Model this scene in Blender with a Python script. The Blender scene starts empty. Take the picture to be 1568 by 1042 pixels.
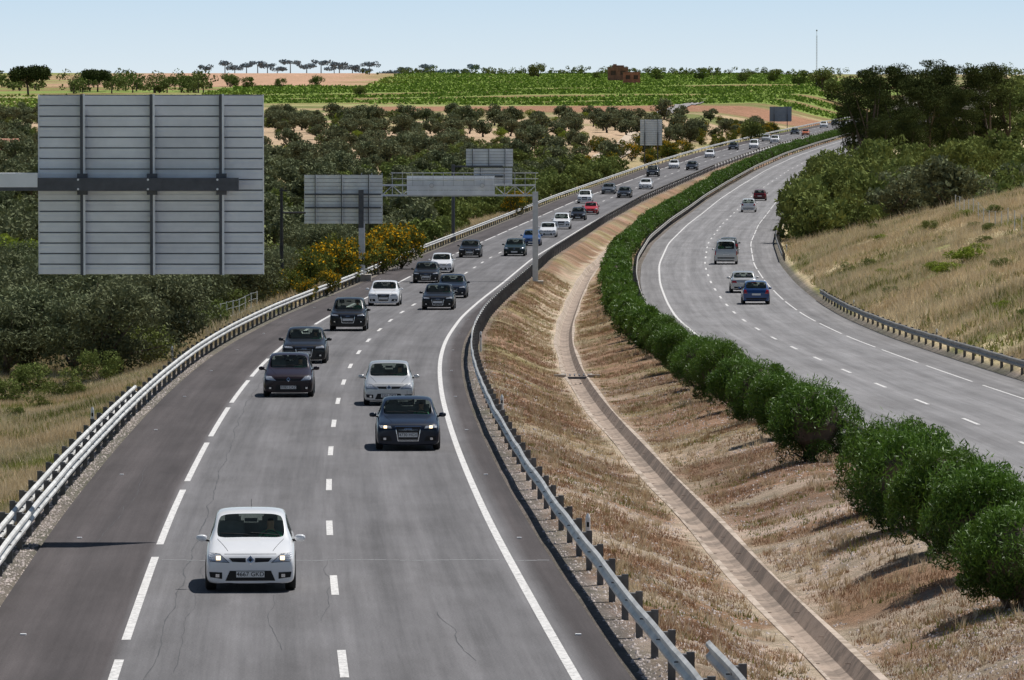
import bpy, bmesh, math, random
import numpy as np
from mathutils import Vector, Matrix
from mathutils.bvhtree import BVHTree
random.seed(7); R=np.random.default_rng(7)
ZC=16.0
scene=bpy.context.scene
COL=scene.collection
# ------------------------------------------------------------ helpers
def sm(t):
    t=np.clip(t,0,1); return t*t*(3-2*t)
_perm=np.random.default_rng(3).random((256,256))
def vn(x,y,s,seed=0):
    x=np.asarray(x,float)/s+seed*17.3; y=np.asarray(y,float)/s+seed*7.7
    xi=np.floor(x).astype(int); yi=np.floor(y).astype(int); fx=sm(x-xi); fy=sm(y-yi)
    g=lambda a,b:_perm[a%256,b%256]
    return (g(xi,yi)*(1-fx)+g(xi+1,yi)*fx)*(1-fy)+(g(xi,yi+1)*(1-fx)+g(xi+1,yi+1)*fx)*fy
def fbm(x,y,s,seed=0): return (vn(x,y,s,seed)*.55+vn(x,y,s*.45,seed+1)*.3+vn(x,y,s*.2,seed+2)*.15)

class MB:
    def __init__(s): s.V=[];s.F=[];s.M=[];s.S=[];s.n=0
    def add(s,v,f,mat=0,shade=.5):
        v=np.asarray(v,float).reshape(-1,3); f=np.asarray(f,int)
        if len(f)==0: return
        s.V.append(v); s.F.append(f+s.n); s.M.append(np.full(len(f),mat) if np.isscalar(mat) else np.asarray(mat))
        s.S.append(np.full(len(v),float(shade)) if np.isscalar(shade) else np.asarray(shade,float)); s.n+=len(v)
    def box(s,c,size,mat=0,shade=.5,rz=0):
        h=np.array(size)/2.; v=np.array([[x,y,z] for x in(-1,1) for y in(-1,1) for z in(-1,1)])*h
        if rz: 
            c_,s_=math.cos(rz),math.sin(rz); v=np.stack([v[:,0]*c_-v[:,1]*s_,v[:,0]*s_+v[:,1]*c_,v[:,2]],1)
        s.add(v+np.array(c),[[0,1,3,2],[4,6,7,5],[0,4,5,1],[2,3,7,6],[0,2,6,4],[1,5,7,3]],mat,shade)
    def tube(s,pts,rad,n=8,mat=0,shade=.5,cap=True):
        pts=np.asarray(pts,float); rad=np.broadcast_to(rad,(len(pts),)); vs=[]
        for i,p in enumerate(pts):
            t=pts[min(i+1,len(pts)-1)]-pts[max(i-1,0)]; t=t/np.linalg.norm(t)
            u=np.cross(t,[0,0,1.]) if abs(t[2])<.9 else np.cross(t,[1.,0,0]); u/=np.linalg.norm(u); w=np.cross(t,u)
            a=np.arange(n)*2*math.pi/n
            vs.append(p+rad[i]*(np.cos(a)[:,None]*u+np.sin(a)[:,None]*w))
        V=np.concatenate(vs); F=[]
        for i in range(len(pts)-1):
            for j in range(n): F.append([i*n+j,i*n+(j+1)%n,(i+1)*n+(j+1)%n,(i+1)*n+j])
        s.add(V,F,mat,shade)
        if cap:
            for base in (0,len(pts)-1):
                vv=np.vstack([vs[base],pts[base]])
                s.add(vv,[[j,(j+1)%n,n] for j in range(n)],mat,shade)
    def build(s,name,mats,smooth=False,parent=None,link=True,attr=True):
        V=np.concatenate(s.V); S=np.concatenate(s.S); M=np.concatenate(s.M)
        loops=np.concatenate([f.ravel() for f in s.F]); tot=np.concatenate([np.full(len(f),f.shape[1]) for f in s.F])
        st=np.concatenate([[0],np.cumsum(tot)[:-1]])
        me=bpy.data.meshes.new(name); me.vertices.add(len(V)); me.vertices.foreach_set('co',V.ravel())
        me.loops.add(len(loops)); me.loops.foreach_set('vertex_index',loops.astype(np.int32))
        me.polygons.add(len(tot)); me.polygons.foreach_set('loop_start',st.astype(np.int32)); me.polygons.foreach_set('loop_total',tot.astype(np.int32))
        me.polygons.foreach_set('material_index',M.astype(np.int32))
        me.polygons.foreach_set('use_smooth',np.full(len(tot),smooth))
        if attr:
            a=me.attributes.new('shade','FLOAT','POINT'); a.data.foreach_set('value',S)
        for m in mats: me.materials.append(m)
        me.update(calc_edges=True); me.validate()
        if not link: return me
        return obj(name,me,parent)
def obj(name,me,parent=None,loc=None):
    o=bpy.data.objects.new(name,me); COL.objects.link(o)
    if parent is not None: o.parent=parent
    if loc is not None: o.location=loc
    return o
# ------------------------------------------------------------ materials
def newmat(name):
    m=bpy.data.materials.new(name); m.use_nodes=True; nt=m.node_tree; b=nt.nodes['Principled BSDF']; return m,nt,b
def N(nt,t,**k):
    n=nt.nodes.new(t)
    for a,v in k.items():
        if a in n.inputs: n.inputs[a].default_value=v
        else: setattr(n,a,v)
    return n
def mixc(nt,fac,a,b,mode='MIX'):
    n=nt.nodes.new('ShaderNodeMix'); n.data_type='RGBA'; n.blend_type=mode
    for s,v in ((0,fac),(6,a),(7,b)):
        if hasattr(v,'is_output'): nt.links.new(v,n.inputs[s])
        else: n.inputs[s].default_value=v if s==0 else (tuple(v)+(1,))[:4]
    return n.outputs[2]
def ramp(nt,src,p0,p1,v0=0,v1=1):
    n=nt.nodes.new('ShaderNodeMapRange'); n.inputs[1].default_value=p0;n.inputs[2].default_value=p1;n.inputs[3].default_value=v0;n.inputs[4].default_value=v1
    nt.links.new(src,n.inputs[0]); return n.outputs[0]
def noise(nt,vec,scale,detail=4,rough=.6):
    n=nt.nodes.new('ShaderNodeTexNoise'); n.inputs['Scale'].default_value=scale; n.inputs['Detail'].default_value=detail; n.inputs['Roughness'].default_value=rough
    if vec is not None: nt.links.new(vec,n.inputs['Vector'])
    return n.outputs[0]
def pbr(name,col,rough=.6,metal=0.,var=.2,scale=4.,bump=0.,coat=0.,spec=.5):
    m,nt,b=newmat(name); tc=nt.nodes.new('ShaderNodeTexCoord')
    f=noise(nt,tc.outputs['Object'],scale)
    c=mixc(nt,ramp(nt,f,.3,.7),[x*(1-var) for x in col],[min(1,x*(1+var)) for x in col])
    nt.links.new(c,b.inputs['Base Color']); b.inputs['Roughness'].default_value=rough; b.inputs['Metallic'].default_value=metal
    b.inputs['Coat Weight'].default_value=coat; b.inputs['Coat Roughness'].default_value=.03; b.inputs['Specular IOR Level'].default_value=spec
    if bump:
        bn=N(nt,'ShaderNodeBump',Strength=bump,Distance=.02); nt.links.new(f,bn.inputs['Height']); nt.links.new(bn.outputs[0],b.inputs['Normal'])
    return m
def foliage(name,dark,light,trans=0.,third=None,gloss=False):
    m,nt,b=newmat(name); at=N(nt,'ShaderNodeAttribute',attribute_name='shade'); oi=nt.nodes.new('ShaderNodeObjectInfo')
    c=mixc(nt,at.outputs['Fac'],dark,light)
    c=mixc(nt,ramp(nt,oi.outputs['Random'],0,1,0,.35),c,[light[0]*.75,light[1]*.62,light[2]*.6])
    if third is not None: c=mixc(nt,ramp(nt,at.outputs['Fac'],1.0,1.02),c,third)
    out=nt.nodes['Material Output']
    if gloss:
        nt.links.new(c,b.inputs['Base Color']); b.inputs['Roughness'].default_value=.5; b.inputs['Specular IOR Level'].default_value=.25; base_=b.outputs[0]
    else:
        nt.nodes.remove(b); df=nt.nodes.new('ShaderNodeBsdfDiffuse'); nt.links.new(c,df.inputs[0]); base_=df.outputs[0]
    if trans<=0: nt.links.new(base_,out.inputs[0]); return m
    tr=nt.nodes.new('ShaderNodeBsdfTranslucent'); nt.links.new(c,tr.inputs[0]); mx=nt.nodes.new('ShaderNodeMixShader'); mx.inputs[0].default_value=trans
    nt.links.new(base_,mx.inputs[1]); nt.links.new(tr.outputs[0],mx.inputs[2]); nt.links.new(mx.outputs[0],out.inputs[0]); return m
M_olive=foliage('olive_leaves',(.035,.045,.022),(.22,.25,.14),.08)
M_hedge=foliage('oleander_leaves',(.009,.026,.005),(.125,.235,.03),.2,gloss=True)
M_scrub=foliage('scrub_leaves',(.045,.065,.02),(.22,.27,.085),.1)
M_bright=foliage('bright_scrub_leaves',(.08,.12,.02),(.30,.38,.065),.15)
M_pine=foliage('pine_needles',(.012,.022,.008),(.085,.11,.04))
M_hazepine=foliage('hazed_pine_needles',(.16,.23,.28),(.24,.31,.34),0)  # blue-grey needle colour has the aerial haze painted in
M_gorse=foliage('gorse_leaves',(.05,.07,.02),(.17,.20,.05),.1,(.68,.38,.02))
M_vine=foliage('vine_leaves',(.12,.18,.035),(.31,.42,.10))
M_dry=foliage('dry_grass_blades',(.42,.32,.18),(.85,.75,.54),.15)
M_brown=foliage('brown_grass_blades',(.24,.14,.08),(.56,.39,.25),.1)
M_green=foliage('green_grass_blades',(.10,.12,.03),(.34,.37,.11),.15)
M_bark=pbr('bark',(.10,.075,.055),.9,var=.4,bump=.5)
M_galv=pbr('galvanised_steel',(.56,.58,.60),.45,.25,.12,3)
M_slat=pbr('aluminium_sign_back',(.82,.85,.90),.45,.0,.14,.9)
M_dslat=pbr('weathered_sign_back',(.22,.27,.36),.5,.0,.10,1.2)
M_dsteel=pbr('dark_steel',(.09,.095,.11),.5,.3,.2)
M_post=pbr('dark_post',(.035,.035,.04),.6,.2,.2)
M_rail=pbr('guardrail_steel',(.58,.57,.54),.5,.2,.30,1.1)
M_rail2=pbr('weathered_guardrail_steel',(.30,.28,.25),.6,.3,.3,1.5)
M_railpost=pbr('guardrail_post_steel',(.14,.14,.14),.6,.3,.3)
M_blue=pbr('sign_face_blue',(.02,.08,.35),.4)
M_white=pbr('white_plastic',(.75,.75,.75),.4,var=.05)
M_black=pbr('black_plastic',(.012,.012,.013),.45,var=.1,spec=.3)
def ditch_mat(name,c0,c1):
    m,nt,b=newmat(name); g=nt.nodes.new('ShaderNodeNewGeometry'); p=g.outputs['Position']; n1=noise(nt,p,.8,6,.75); n2=noise(nt,p,12,4,.7)
    c=mixc(nt,ramp(nt,n1,.42,.56),c0,c1); c=mixc(nt,1.,c,mixc(nt,n2,(.65,.65,.65),(1.3,1.3,1.3)),'MULTIPLY'); nt.links.new(c,b.inputs['Base Color']); b.inputs['Roughness'].default_value=.95
    bn=N(nt,'ShaderNodeBump',Strength=.5,Distance=.02); nt.links.new(n2,bn.inputs['Height']); nt.links.new(bn.outputs[0],b.inputs['Normal']); return m
M_conc=ditch_mat('concrete',(.27,.21,.155),(.50,.41,.33)); M_concd=ditch_mat('concrete_dark',(.20,.155,.12),(.36,.28,.22))
M_found=pbr('foundation_concrete',(.40,.37,.33),.9,bump=.3)
M_brick=pbr('old_brick',(.26,.15,.10),.9,var=.3,scale=1)
M_rooft=pbr('roof_tiles',(.38,.18,.11),.85,var=.3,scale=1)
M_plaster=pbr('plaster',(.6,.5,.4),.9,var=.15,scale=.6)
M_teal=pbr('teal_netting',(.04,.25,.20),.8)
M_tar=pbr('crack_tar',(.05,.05,.052),.8)
# ------------------------------------------------------------ alignment curves (d = distance north)
TL=np.array([(-60,4.5,-6.87),(0,1.4,-7.8),(30,-.1,-8.27),(60,-1.45,-8.73),(90,-2.7,-9.19),(106,-3.32,-9.44),(125,-4.05,-9.73),(140,-4.52,-9.96),(158,-5.06,-10.25),(180,-5.62,-10.58),(200,-6.06,-10.9),(230,-6.5,-11.35),(260,-6.6,-11.82),(300,-6.23,-12.43),(340,-5.4,-13.04),(380,-4.3,-13.57),(461,-1.9,-14.34),(609,4.8,-15.2),(720,11.6,-15.1),(800,18.3,-14.6),(900,27,-13.9),(1000,36.8,-13.1),(1100,47.4,-12.4),(1250,64,-11.6),(1400,80.5,-10.95),(1550,97,-10.5),(1900,137,-9.4),(2400,200,-8)])
TR=np.array([(-60,18.2,-6.9),(60,16.5,-8.7),(100,16.0,-9.4),(150,15.3,-10.3),(182,14.71,-10.88),(201,14.3,-11.25),(219,13.93,-11.6),(253,13.39,-12.24),(287,13.03,-12.88),(324,12.95,-13.45),(360,13.4,-13.95),(400,14.0,-14.2),(449,15.2,-14.45),(520,17.9,-14.8),(600,22.1,-15.1),(663,26,-15.2),(726,30,-15.1),(800,35.6,-14.7),(900,43.8,-14),(1000,53.3,-13.2),(1100,64,-12.5),(1250,80.5,-11.7),(1400,97,-11),(1550,114,-10.6),(1900,154,-9.5),(2400,217,-8.1)])
DG=np.arange(-60,2401,2.)
def smooth_curve(t,col):
    v=np.interp(DG,t[:,0],t[:,col]); pad=12; k=np.hanning(2*pad+1); k/=k.sum()
    e=np.concatenate([v[0]+(v[1]-v[0])*np.arange(-pad,0),v,v[-1]+(v[-1]-v[-2])*np.arange(1,pad+1)])
    return np.convolve(e,k,'valid')
_xl,_zl,_xr,_zr=smooth_curve(TL,1),smooth_curve(TL,2),smooth_curve(TR,1),smooth_curve(TR,2)
xL=lambda d:np.interp(d,DG,_xl); zL=lambda d:np.interp(d,DG,_zl)+ZC
xR=lambda d:np.interp(d,DG,_xr); zR=lambda d:np.interp(d,DG,_zr)+ZC
BT=np.array([(-200,-10),(100,-12.2),(200,-13.3),(300,-14.6),(450,-15.4),(600,-15.1),(700,-14.4),(800,-13.1),(1000,-11.3),(1300,-8.6),(1700,-5.2),(2100,-1.3),(2500,2.2),(2900,3.2),(3300,2.5),(4500,-14),(6000,-30),(12000,-60)])
def base(x,d):
    z=np.interp(d,BT[:,0],BT[:,1])
    z=z+(fbm(x,d,60,2)-.5)*1.2*sm((d-150)/300)+(fbm(x,d,400,5)-.5)*3.0*sm((d-1000)/1200)
    return z+ZC
def T(x,d):
    x=np.asarray(x,float); d=np.asarray(d,float)
    xl,zl,xr,zr=xL(d),zL(d),xR(d),zR(d)
    a=xl+4.45; b=xr-5.15; c=a+.47*(b-a); eL=xl-6.1; eR=xr+6.05
    B=base(x,d); n=(vn(x,d,6.,9)-.5)*.6+(vn(x,d,13.,12)-.5)*.9
    o=eL-x
    zleft=(zl-.04-.8*sm(o/5))*(1-sm((o-2)/28))+B*sm((o-2)/28)+n*.25*sm(o/2)
    o=x-eR; A=sm((d-120)/120)*(1-sm((d-440)/110))
    zright=(zr-.04)*(1-sm(o/32))+B*sm(o/32); zright=zright*(1-A)+A*(zr-.04+9.*(1-np.exp(-np.maximum(o,0)/19)))+n*.7*sm(o/2)
    t1=sm((x-a-.7)/np.maximum(c-a-1.2,.1)); t2=sm((b-1.6-x)/np.maximum(b-1.6-c-.5,.1))
    zc=(zl+zr)/2-.95
    zm=np.where(x<c,(zl-.04)*(1-t1)+zc*t1,(zr-.1)*(1-t2)+zc*t2)+n*.16*sm((x-a-.3)/.8)*sm((b-x)/.8)*sm((np.abs(x-c)-.55)/.5)
    u=np.abs(x-c); zm=np.where(u<.5,zm-.36*sm((.5-u)/.3)-.02,zm)
    z=np.where(x<=eL,zleft,np.where(x>=eR,zright,np.where((x>a)&(x<b),zm,np.where(x<=a,zl-.07,zr-.07))))
    return z
# ------------------------------------------------------------ ground
rows=np.concatenate([np.arange(-60,60,6),np.arange(60,260,.8),np.arange(260,600,2.5),np.arange(600,1500,7),np.arange(1500,3000,10),np.arange(3000,3400,30),np.arange(3400,12001,400)])
lo=-np.array([4000,2500,1500,1000,700,520,420,360,310,270,240,215,192,172,155,140,127,115,104,94,85,77,70,63,57,51,46,41,37,33,29.5,26,23,20,17.5,15,13,11,9.5,8,6.8,5.7,4.7,3.8,3,2.3,1.7,1.1,.6,.25,.0])
ro=-lo[::-1]
X=[];
for d in rows:
    dd=min(d,2400); xl,xr=float(xL(dd)),float(xR(dd)); a=xl+4.45;b=xr-5.15;c=a+.47*(b-a)
    l1=np.linspace(0,1,16)[1:-1]
    m=np.concatenate([[a,a+.05],a+.05+(c-.7-a-.05)*l1,[c-.62,c-.5,c-.36,c-.2,c-.07,c+.07,c+.2,c+.36,c+.5,c+.62],c+.7+(b-.05-c-.7)*l1,[b-.05,b]])
    X.append(np.concatenate([xl-6.1+lo,[xl-6.05,xl-3,xl,xl+3,xl+4.4],m,[xr-5.1,xr-2,xr+2,xr+6.0],xr+6.05+ro]))
X=np.array(X); D=np.repeat(rows[:,None],X.shape[1],1); Z=T(X,np.minimum(D,2400)); 
Zb=base(X,D); wf=sm((D-1750)/250.); Z=Z*(1-wf)+Zb*wf
nr,nc=X.shape
idx=np.arange(nr*nc).reshape(nr,nc); F=np.stack([idx[:-1,:-1],idx[:-1,1:],idx[1:,1:],idx[1:,:-1]],-1).reshape(-1,4)
def vrow(x,d): # spacing pattern of the vineyard parcels
    return np.sin(2*math.pi*(d-.55*x)/95.)
def ground_color(x,d):
    dd=np.minimum(d,2400); xl,xr=xL(dd),xR(dd); a=xl+4.45;b=xr-5.15;c=a+.47*(b-a);eL=xl-6.1;eR=xr+6.05
    def L(c0,c1,w): return c0*(1-w[...,None])+c1*w[...,None]
    C=lambda *v:np.ones(x.shape+(3,))*np.array(v)
    green=C(.17,.19,.07); dry=C(.40,.32,.19); tan=C(.48,.35,.25); red=C(.33,.18,.12); medc=C(.30,.19,.13); grav=C(.17,.155,.15); bgreen=C(.22,.29,.08)
    n1=fbm(x,d,35,11); n2=fbm(x,d,8,13); n3=vn(x,d,3.,15)*.6+vn(x,d,1.7,17)*.4
    col=L(green,dry,sm((n1-.48)/.2))
    wt=sm((fbm(x,d,70,21)-.50+.12*sm((d-820)/160))/.08)*sm((d-600)/200)*(1-sm((d-1350)/100)); col=L(col,tan,wt)
    w=sm((d-1420)/30)*(1-sm((d-1540)/30)); col=L(col,red,w*(x>-45))
    w=sm((d-1560)/40); col=L(col,L(bgreen,C(.25,.16,.09),.85*sm((vrow(x,d)-.1)/.5)),w)
    w=sm((d-2020)/40)*sm((-48-x)/8)*sm((x+190)/20); col=L(col,C(.48,.30,.215),w)
    w=sm((d-1850)/40)*sm((x-150)/20); col=L(col,L(dry*.8,green,sm((n1-.4)/.2)),w)
    w=sm((d-1250)/40)*(1-sm((d-1800)/60))*sm((-78-x)/6); col=L(col,L(bgreen,dry,sm((n2-.35)/.2)),w)
    w=(1-sm((eL-x-6)/6))*(x<eL)*(d<1300); col=L(col,L(dry,green,sm((n2-.50)/.15)),w)
    w=(x>eR)*(1-sm((x-eR-60)/30)); col=L(col,L(C(.56,.46,.30),C(.27,.26,.11),sm((n1*.4+n2*.6-.56)/.08)),w)
    near=1-sm((d-120)/90)
    w=(x>a-.2)&(x<b+.2); mc=L(medc,C(.25,.22,.10),.75*sm((n2-.5)/.12)*sm((d-130)/80)); mc=L(mc,C(.47,.38,.32),.85*sm((n3*.6+n2*.4-.52+.10*near)/.08)*(.35+.65*near)); 
    mc=L(mc,C(.19,.12,.085),.6*sm((fbm(x,d,6,19)-.52)/.08))
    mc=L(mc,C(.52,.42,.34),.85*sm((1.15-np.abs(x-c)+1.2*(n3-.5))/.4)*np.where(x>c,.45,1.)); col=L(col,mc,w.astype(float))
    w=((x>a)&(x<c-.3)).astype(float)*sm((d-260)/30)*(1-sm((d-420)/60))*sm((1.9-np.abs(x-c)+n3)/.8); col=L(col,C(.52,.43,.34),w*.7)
    g=np.maximum(((x>xl-7.0)&(x<a+1.0)&(x<b)).astype(float),((x>b-.6)&(x<eR+.6)).astype(float)); g=g*np.where(d<2000,1,0)
    col=L(col,grav,g*np.where((x>a+.5)&(x<a+1.1),.5,1.)*.9)
    return np.clip(col,0,1)
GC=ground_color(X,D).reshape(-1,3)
def ground_mat():
    m,nt,b=newmat('ground_soil_and_grass'); at=N(nt,'ShaderNodeAttribute',attribute_name='Col'); g=nt.nodes.new('ShaderNodeNewGeometry')
    p=g.outputs['Position']; n1=noise(nt,p,14,6,.75); n2=noise(nt,p,1.3,5,.7); n3=noise(nt,p,.12,5,.7)
    c=mixc(nt,1.,at.outputs['Color'],mixc(nt,ramp(nt,n1,.3,.7),(.50,.48,.46),(1.48,1.46,1.44)),'MULTIPLY')
    c=mixc(nt,1.,c,mixc(nt,ramp(nt,n2,.35,.65),(.72,.75,.70),(1.24,1.22,1.20)),'MULTIPLY')
    c=mixc(nt,1.,c,mixc(nt,ramp(nt,n3,.35,.65),(.80,.84,.76),(1.15,1.12,1.12)),'MULTIPLY')
    nt.links.new(c,b.inputs['Base Color']); b.inputs['Roughness'].default_value=.95; b.inputs['Specular IOR Level'].default_value=.1
    bn=N(nt,'ShaderNodeBump',Strength=1.,Distance=.07); nt.links.new(n1,bn.inputs['Height']); nt.links.new(bn.outputs[0],b.inputs['Normal']); return m
mb=MB(); mb.add(np.stack([X,D,Z],-1).reshape(-1,3),F); go=mb.build('ground',[ground_mat()],True)
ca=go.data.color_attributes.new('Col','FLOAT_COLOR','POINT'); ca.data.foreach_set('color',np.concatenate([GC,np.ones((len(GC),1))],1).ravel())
# ------------------------------------------------------------ roads
def road_mat(name,lane,shoulder,l0,l1):
    m,nt,b=newmat(name); uv=N(nt,'ShaderNodeUVMap',uv_map='UVMap'); sp=nt.nodes.new('ShaderNodeSeparateXYZ'); nt.links.new(uv.outputs[0],sp.inputs[0])
    mp=N(nt,'ShaderNodeMapping'); mp.inputs['Scale'].default_value=(1.6,.02,1); nt.links.new(uv.outputs[0],mp.inputs[0]); st=noise(nt,mp.outputs[0],1.5,6,.7)
    mp2=N(nt,'ShaderNodeMapping'); mp2.inputs['Scale'].default_value=(1,.22,1); nt.links.new(uv.outputs[0],mp2.inputs[0]); pt=noise(nt,mp2.outputs[0],.45,6,.7)
    fine=noise(nt,uv.outputs[0],26,4,.85)
    w0=ramp(nt,sp.outputs[0],l0-.15,l0+.1); w1=ramp(nt,sp.outputs[0],l1+.1,l1+.4,1,0)
    mm=N(nt,'ShaderNodeMath',operation='MULTIPLY'); nt.links.new(w0,mm.inputs[0]); nt.links.new(w1,mm.inputs[1])
    wv=N(nt,'ShaderNodeMath',operation='MULTIPLY'); wv.inputs[1].default_value=2*math.pi/1.75; nt.links.new(sp.outputs[0],wv.inputs[0])
    cs=N(nt,'ShaderNodeMath',operation='COSINE'); nt.links.new(wv.outputs[0],cs.inputs[0])
    c=mixc(nt,mm.outputs[0],shoulder,lane)
    c=mixc(nt,1.,c,mixc(nt,ramp(nt,st,.3,.7),(.72,.72,.72),(1.2,1.2,1.2)),'MULTIPLY')
    c=mixc(nt,1.,c,mixc(nt,ramp(nt,pt,.3,.7),(.80,.79,.78),(1.17,1.17,1.17)),'MULTIPLY')
    c=mixc(nt,1.,c,mixc(nt,ramp(nt,cs.outputs[0],-1,1),(.91,.91,.91),(1.07,1.07,1.07)),'MULTIPLY')
    c=mixc(nt,1.,c,mixc(nt,ramp(nt,fine,.25,.75),(.5,.5,.5),(1.5,1.5,1.5)),'MULTIPLY')
    nt.links.new(c,b.inputs['Base Color']); b.inputs['Roughness'].default_value=.85; b.inputs['Specular IOR Level'].default_value=.15
    bn=N(nt,'ShaderNodeBump',Strength=.35,Distance=.012); nt.links.new(fine,bn.inputs['Height']); nt.links.new(bn.outputs[0],b.inputs['Normal']); return m
RD=np.concatenate([np.arange(-60,600,3.),np.arange(600,1750,10.)])
def strip(name,xf,zf,offs,ds,dz,mat,uv=True):
    O=np.array(offs,float); XX=xf(ds)[:,None]+O; DD=np.repeat(ds[:,None],len(O),1); ZZ=np.repeat(zf(ds)[:,None],len(O),1)+dz
    ii=np.arange(XX.size).reshape(XX.shape); FF=np.stack([ii[:-1,:-1],ii[:-1,1:],ii[1:,1:],ii[1:,:-1]],-1).reshape(-1,4)
    m=MB(); m.add(np.stack([XX,DD,ZZ],-1).reshape(-1,3),FF); o=m.build(name,[mat],True)
    u=o.data.uv_layers.new(name='UVMap'); li=np.zeros(len(o.data.loops),np.int32); o.data.loops.foreach_get('vertex_index',li)
    UV=np.stack([np.repeat(O[None],len(ds),0),DD],-1).reshape(-1,2)[li]; u.data.foreach_set('uv',UV.ravel()); return o
strip('motorway_road',xL,zL,[-6.0,-3.6,0,3.6,4.4],RD,0,road_mat('asphalt_left',(.152,.147,.149),(.080,.070,.069),-3.6,3.6))
strip('motorway_road',xR,zR,[-5.0,-3.5,0,3.5,5.95],RD,0,road_mat('asphalt_right',(.220,.214,.214),(.200,.193,.191),-3.6,3.6))
def paint_mat():
    m,nt,b=newmat('road_paint'); g=nt.nodes.new('ShaderNodeNewGeometry'); n=noise(nt,g.outputs['Position'],9,6,.8)
    c=mixc(nt,ramp(nt,n,.36,.54),(.28,.27,.26),(.68,.66,.63)); nt.links.new(c,b.inputs['Base Color']); b.inputs['Roughness'].default_value=.7; return m
M_paint=paint_mat()
pm=MB()
def line(xf,zf,o,w,d0,d1,dz=.005,m=pm,mat=0):
    ds=np.unique(np.concatenate([np.arange(d0,d1,3.),[d1]])); x=xf(ds)+o; z=zf(ds)+dz
    V=np.stack([np.stack([x-w/2,ds,z],-1),np.stack([x+w/2,ds,z],-1)],1).reshape(-1,3); n=len(ds)
    m.add(V,[[2*i,2*i+1,2*i+3,2*i+2] for i in range(n-1)],mat)
for i in range(-8,98): line(xL,zL,0,.14,87+17*i,92+17*i) ; line(xR,zR,0,.13,179.5+17*(i-5),184.5+17*(i-5))
for i in range(-5,67): line(xL,zL,-3.55,.15,94+24*i,114.2+24*i)
for i in range(-5,67): line(xR,zR,3.9,.09,100+24*i,120+24*i)
line(xL,zL,3.55,.16,-60,1740); line(xR,zR,-3.6,.13,-60,1740)
pm.build('road_markings',[M_paint])
cm=MB()
def crack(pts,w=.018):
    pts=np.array(pts,float); ds=np.linspace(pts[0,0],pts[-1,0],int(abs(pts[-1,0]-pts[0,0])/.7)+3); o=np.interp(ds,pts[:,0],pts[:,1])+ (vn(ds,ds*0,3.,4)-.5)*.16+(R.random(len(ds))-.5)*.035
    x=xL(ds)+o; z=zL(ds)+.003; ww=w*(.2+R.random(len(ds)))
    V=np.stack([np.stack([x-ww/2,ds,z],-1),np.stack([x+ww/2,ds,z],-1)],1).reshape(-1,3)
    cm.add(V,[[2*i,2*i+1,2*i+3,2*i+2] for i in range(len(ds)-1)])
crack([(80,-3.2),(95,-2.95),(112,-2.85),(130,-2.75),(150,-2.8),(180,-3.0),(240,-3.1)],.026)
crack([(92,-1.0),(100,-1.2),(104,-1.1)],.014); crack([(88,-2.7),(96,-2.6),(112,-2.5)],.016)
crack([(90,2.05),(93,1.9),(96,2.0),(100,1.75)],.020); crack([(98,-.25),(104,-.12),(114,-.1)],.016)
crack([(118,-4.9),(136,-4.6),(150,-4.8)],.014)
cm.build('asphalt_cracks',[M_tar])
jm=MB()
for o0 in np.arange(-3.4,4.2,.25):
    dd=113.3+.12*math.sin(o0*3); x=float(xL(dd))+o0; jm.box((x+.12,dd,float(zL(dd))+.001),(.24,.12,.006))
jm.build('road_joint',[pbr('joint_mortar',(.22,.22,.22),.9)])
sm_=MB()
for d in np.arange(70,500,25.):
    for o in (4.0,-5.3): sm_.box((float(xL(d))+o,d,float(zL(d))+.012),(.1,.1,.024))
sm_.build('road_studs',[M_white])
def ditch():
    ds=np.concatenate([np.arange(60,300,2.),np.arange(300,700,6.)]); xl,xr=xL(ds),xR(ds); a=xl+4.45;b=xr-5.15;c=a+.47*(b-a)
    zc=(zL(ds)+zR(ds))/2-.95
    prof=[(-.56,-.06,0),(-.53,.015,0),(-.42,.02,0),(-.24,-.26,1),(-.08,-.31,1),(.08,-.31,1),(.24,-.26,1),(.42,.02,0),(.53,.015,0),(.56,-.06,0)]
    V=np.stack([np.stack([c+p[0]+(.05*np.sin(ds/7.)*(abs(p[0])>.5)),ds,zc+p[1]],-1) for p in prof],1); ii=np.arange(V.shape[0]*V.shape[1]).reshape(V.shape[:2])
    m=MB()
    for j in range(len(prof)-1):
        f=np.stack([ii[:-1,j],ii[:-1,j+1],ii[1:,j+1],ii[1:,j]],-1)
        m.add(V.reshape(-1,3),f,1 if 3<=j<=6 else 0)  # channel floor and right wall take the darker concrete
    for k in range(0,len(ds),3):
        if ds[k]<300:
            for s in (-1,1): m.box((c[k]+s*.33,ds[k],zc[k]-.11),(.20,.025,.012),1)
    m.build('drainage_ditch',[M_conc,M_concd])
    d=246.; c=float(xL(d)+4.45+.47*(xR(d)-5.15-xL(d)-4.45)); z=float(zL(d)+zR(d))/2-.95
    m=MB(); m.box((c-.75,d,z+.02),(.5,.2,.22)); m.box((c+.75,d,z+.02),(.5,.2,.22)); m.box((c,d,z-.02),(1.0,.16,.1),1)
    m.box((c-.62,d+.7,z+.0),(.12,1.2,.2)); m.box((c+.62,d+.7,z+.0),(.12,1.2,.2))
    for k in range(6): m.box((c-.5+.2*k,d+.75,z+.07),(.05,1.2,.04),1)
    m.build('drain_culvert',[M_found,M_dsteel])
ditch()
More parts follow.
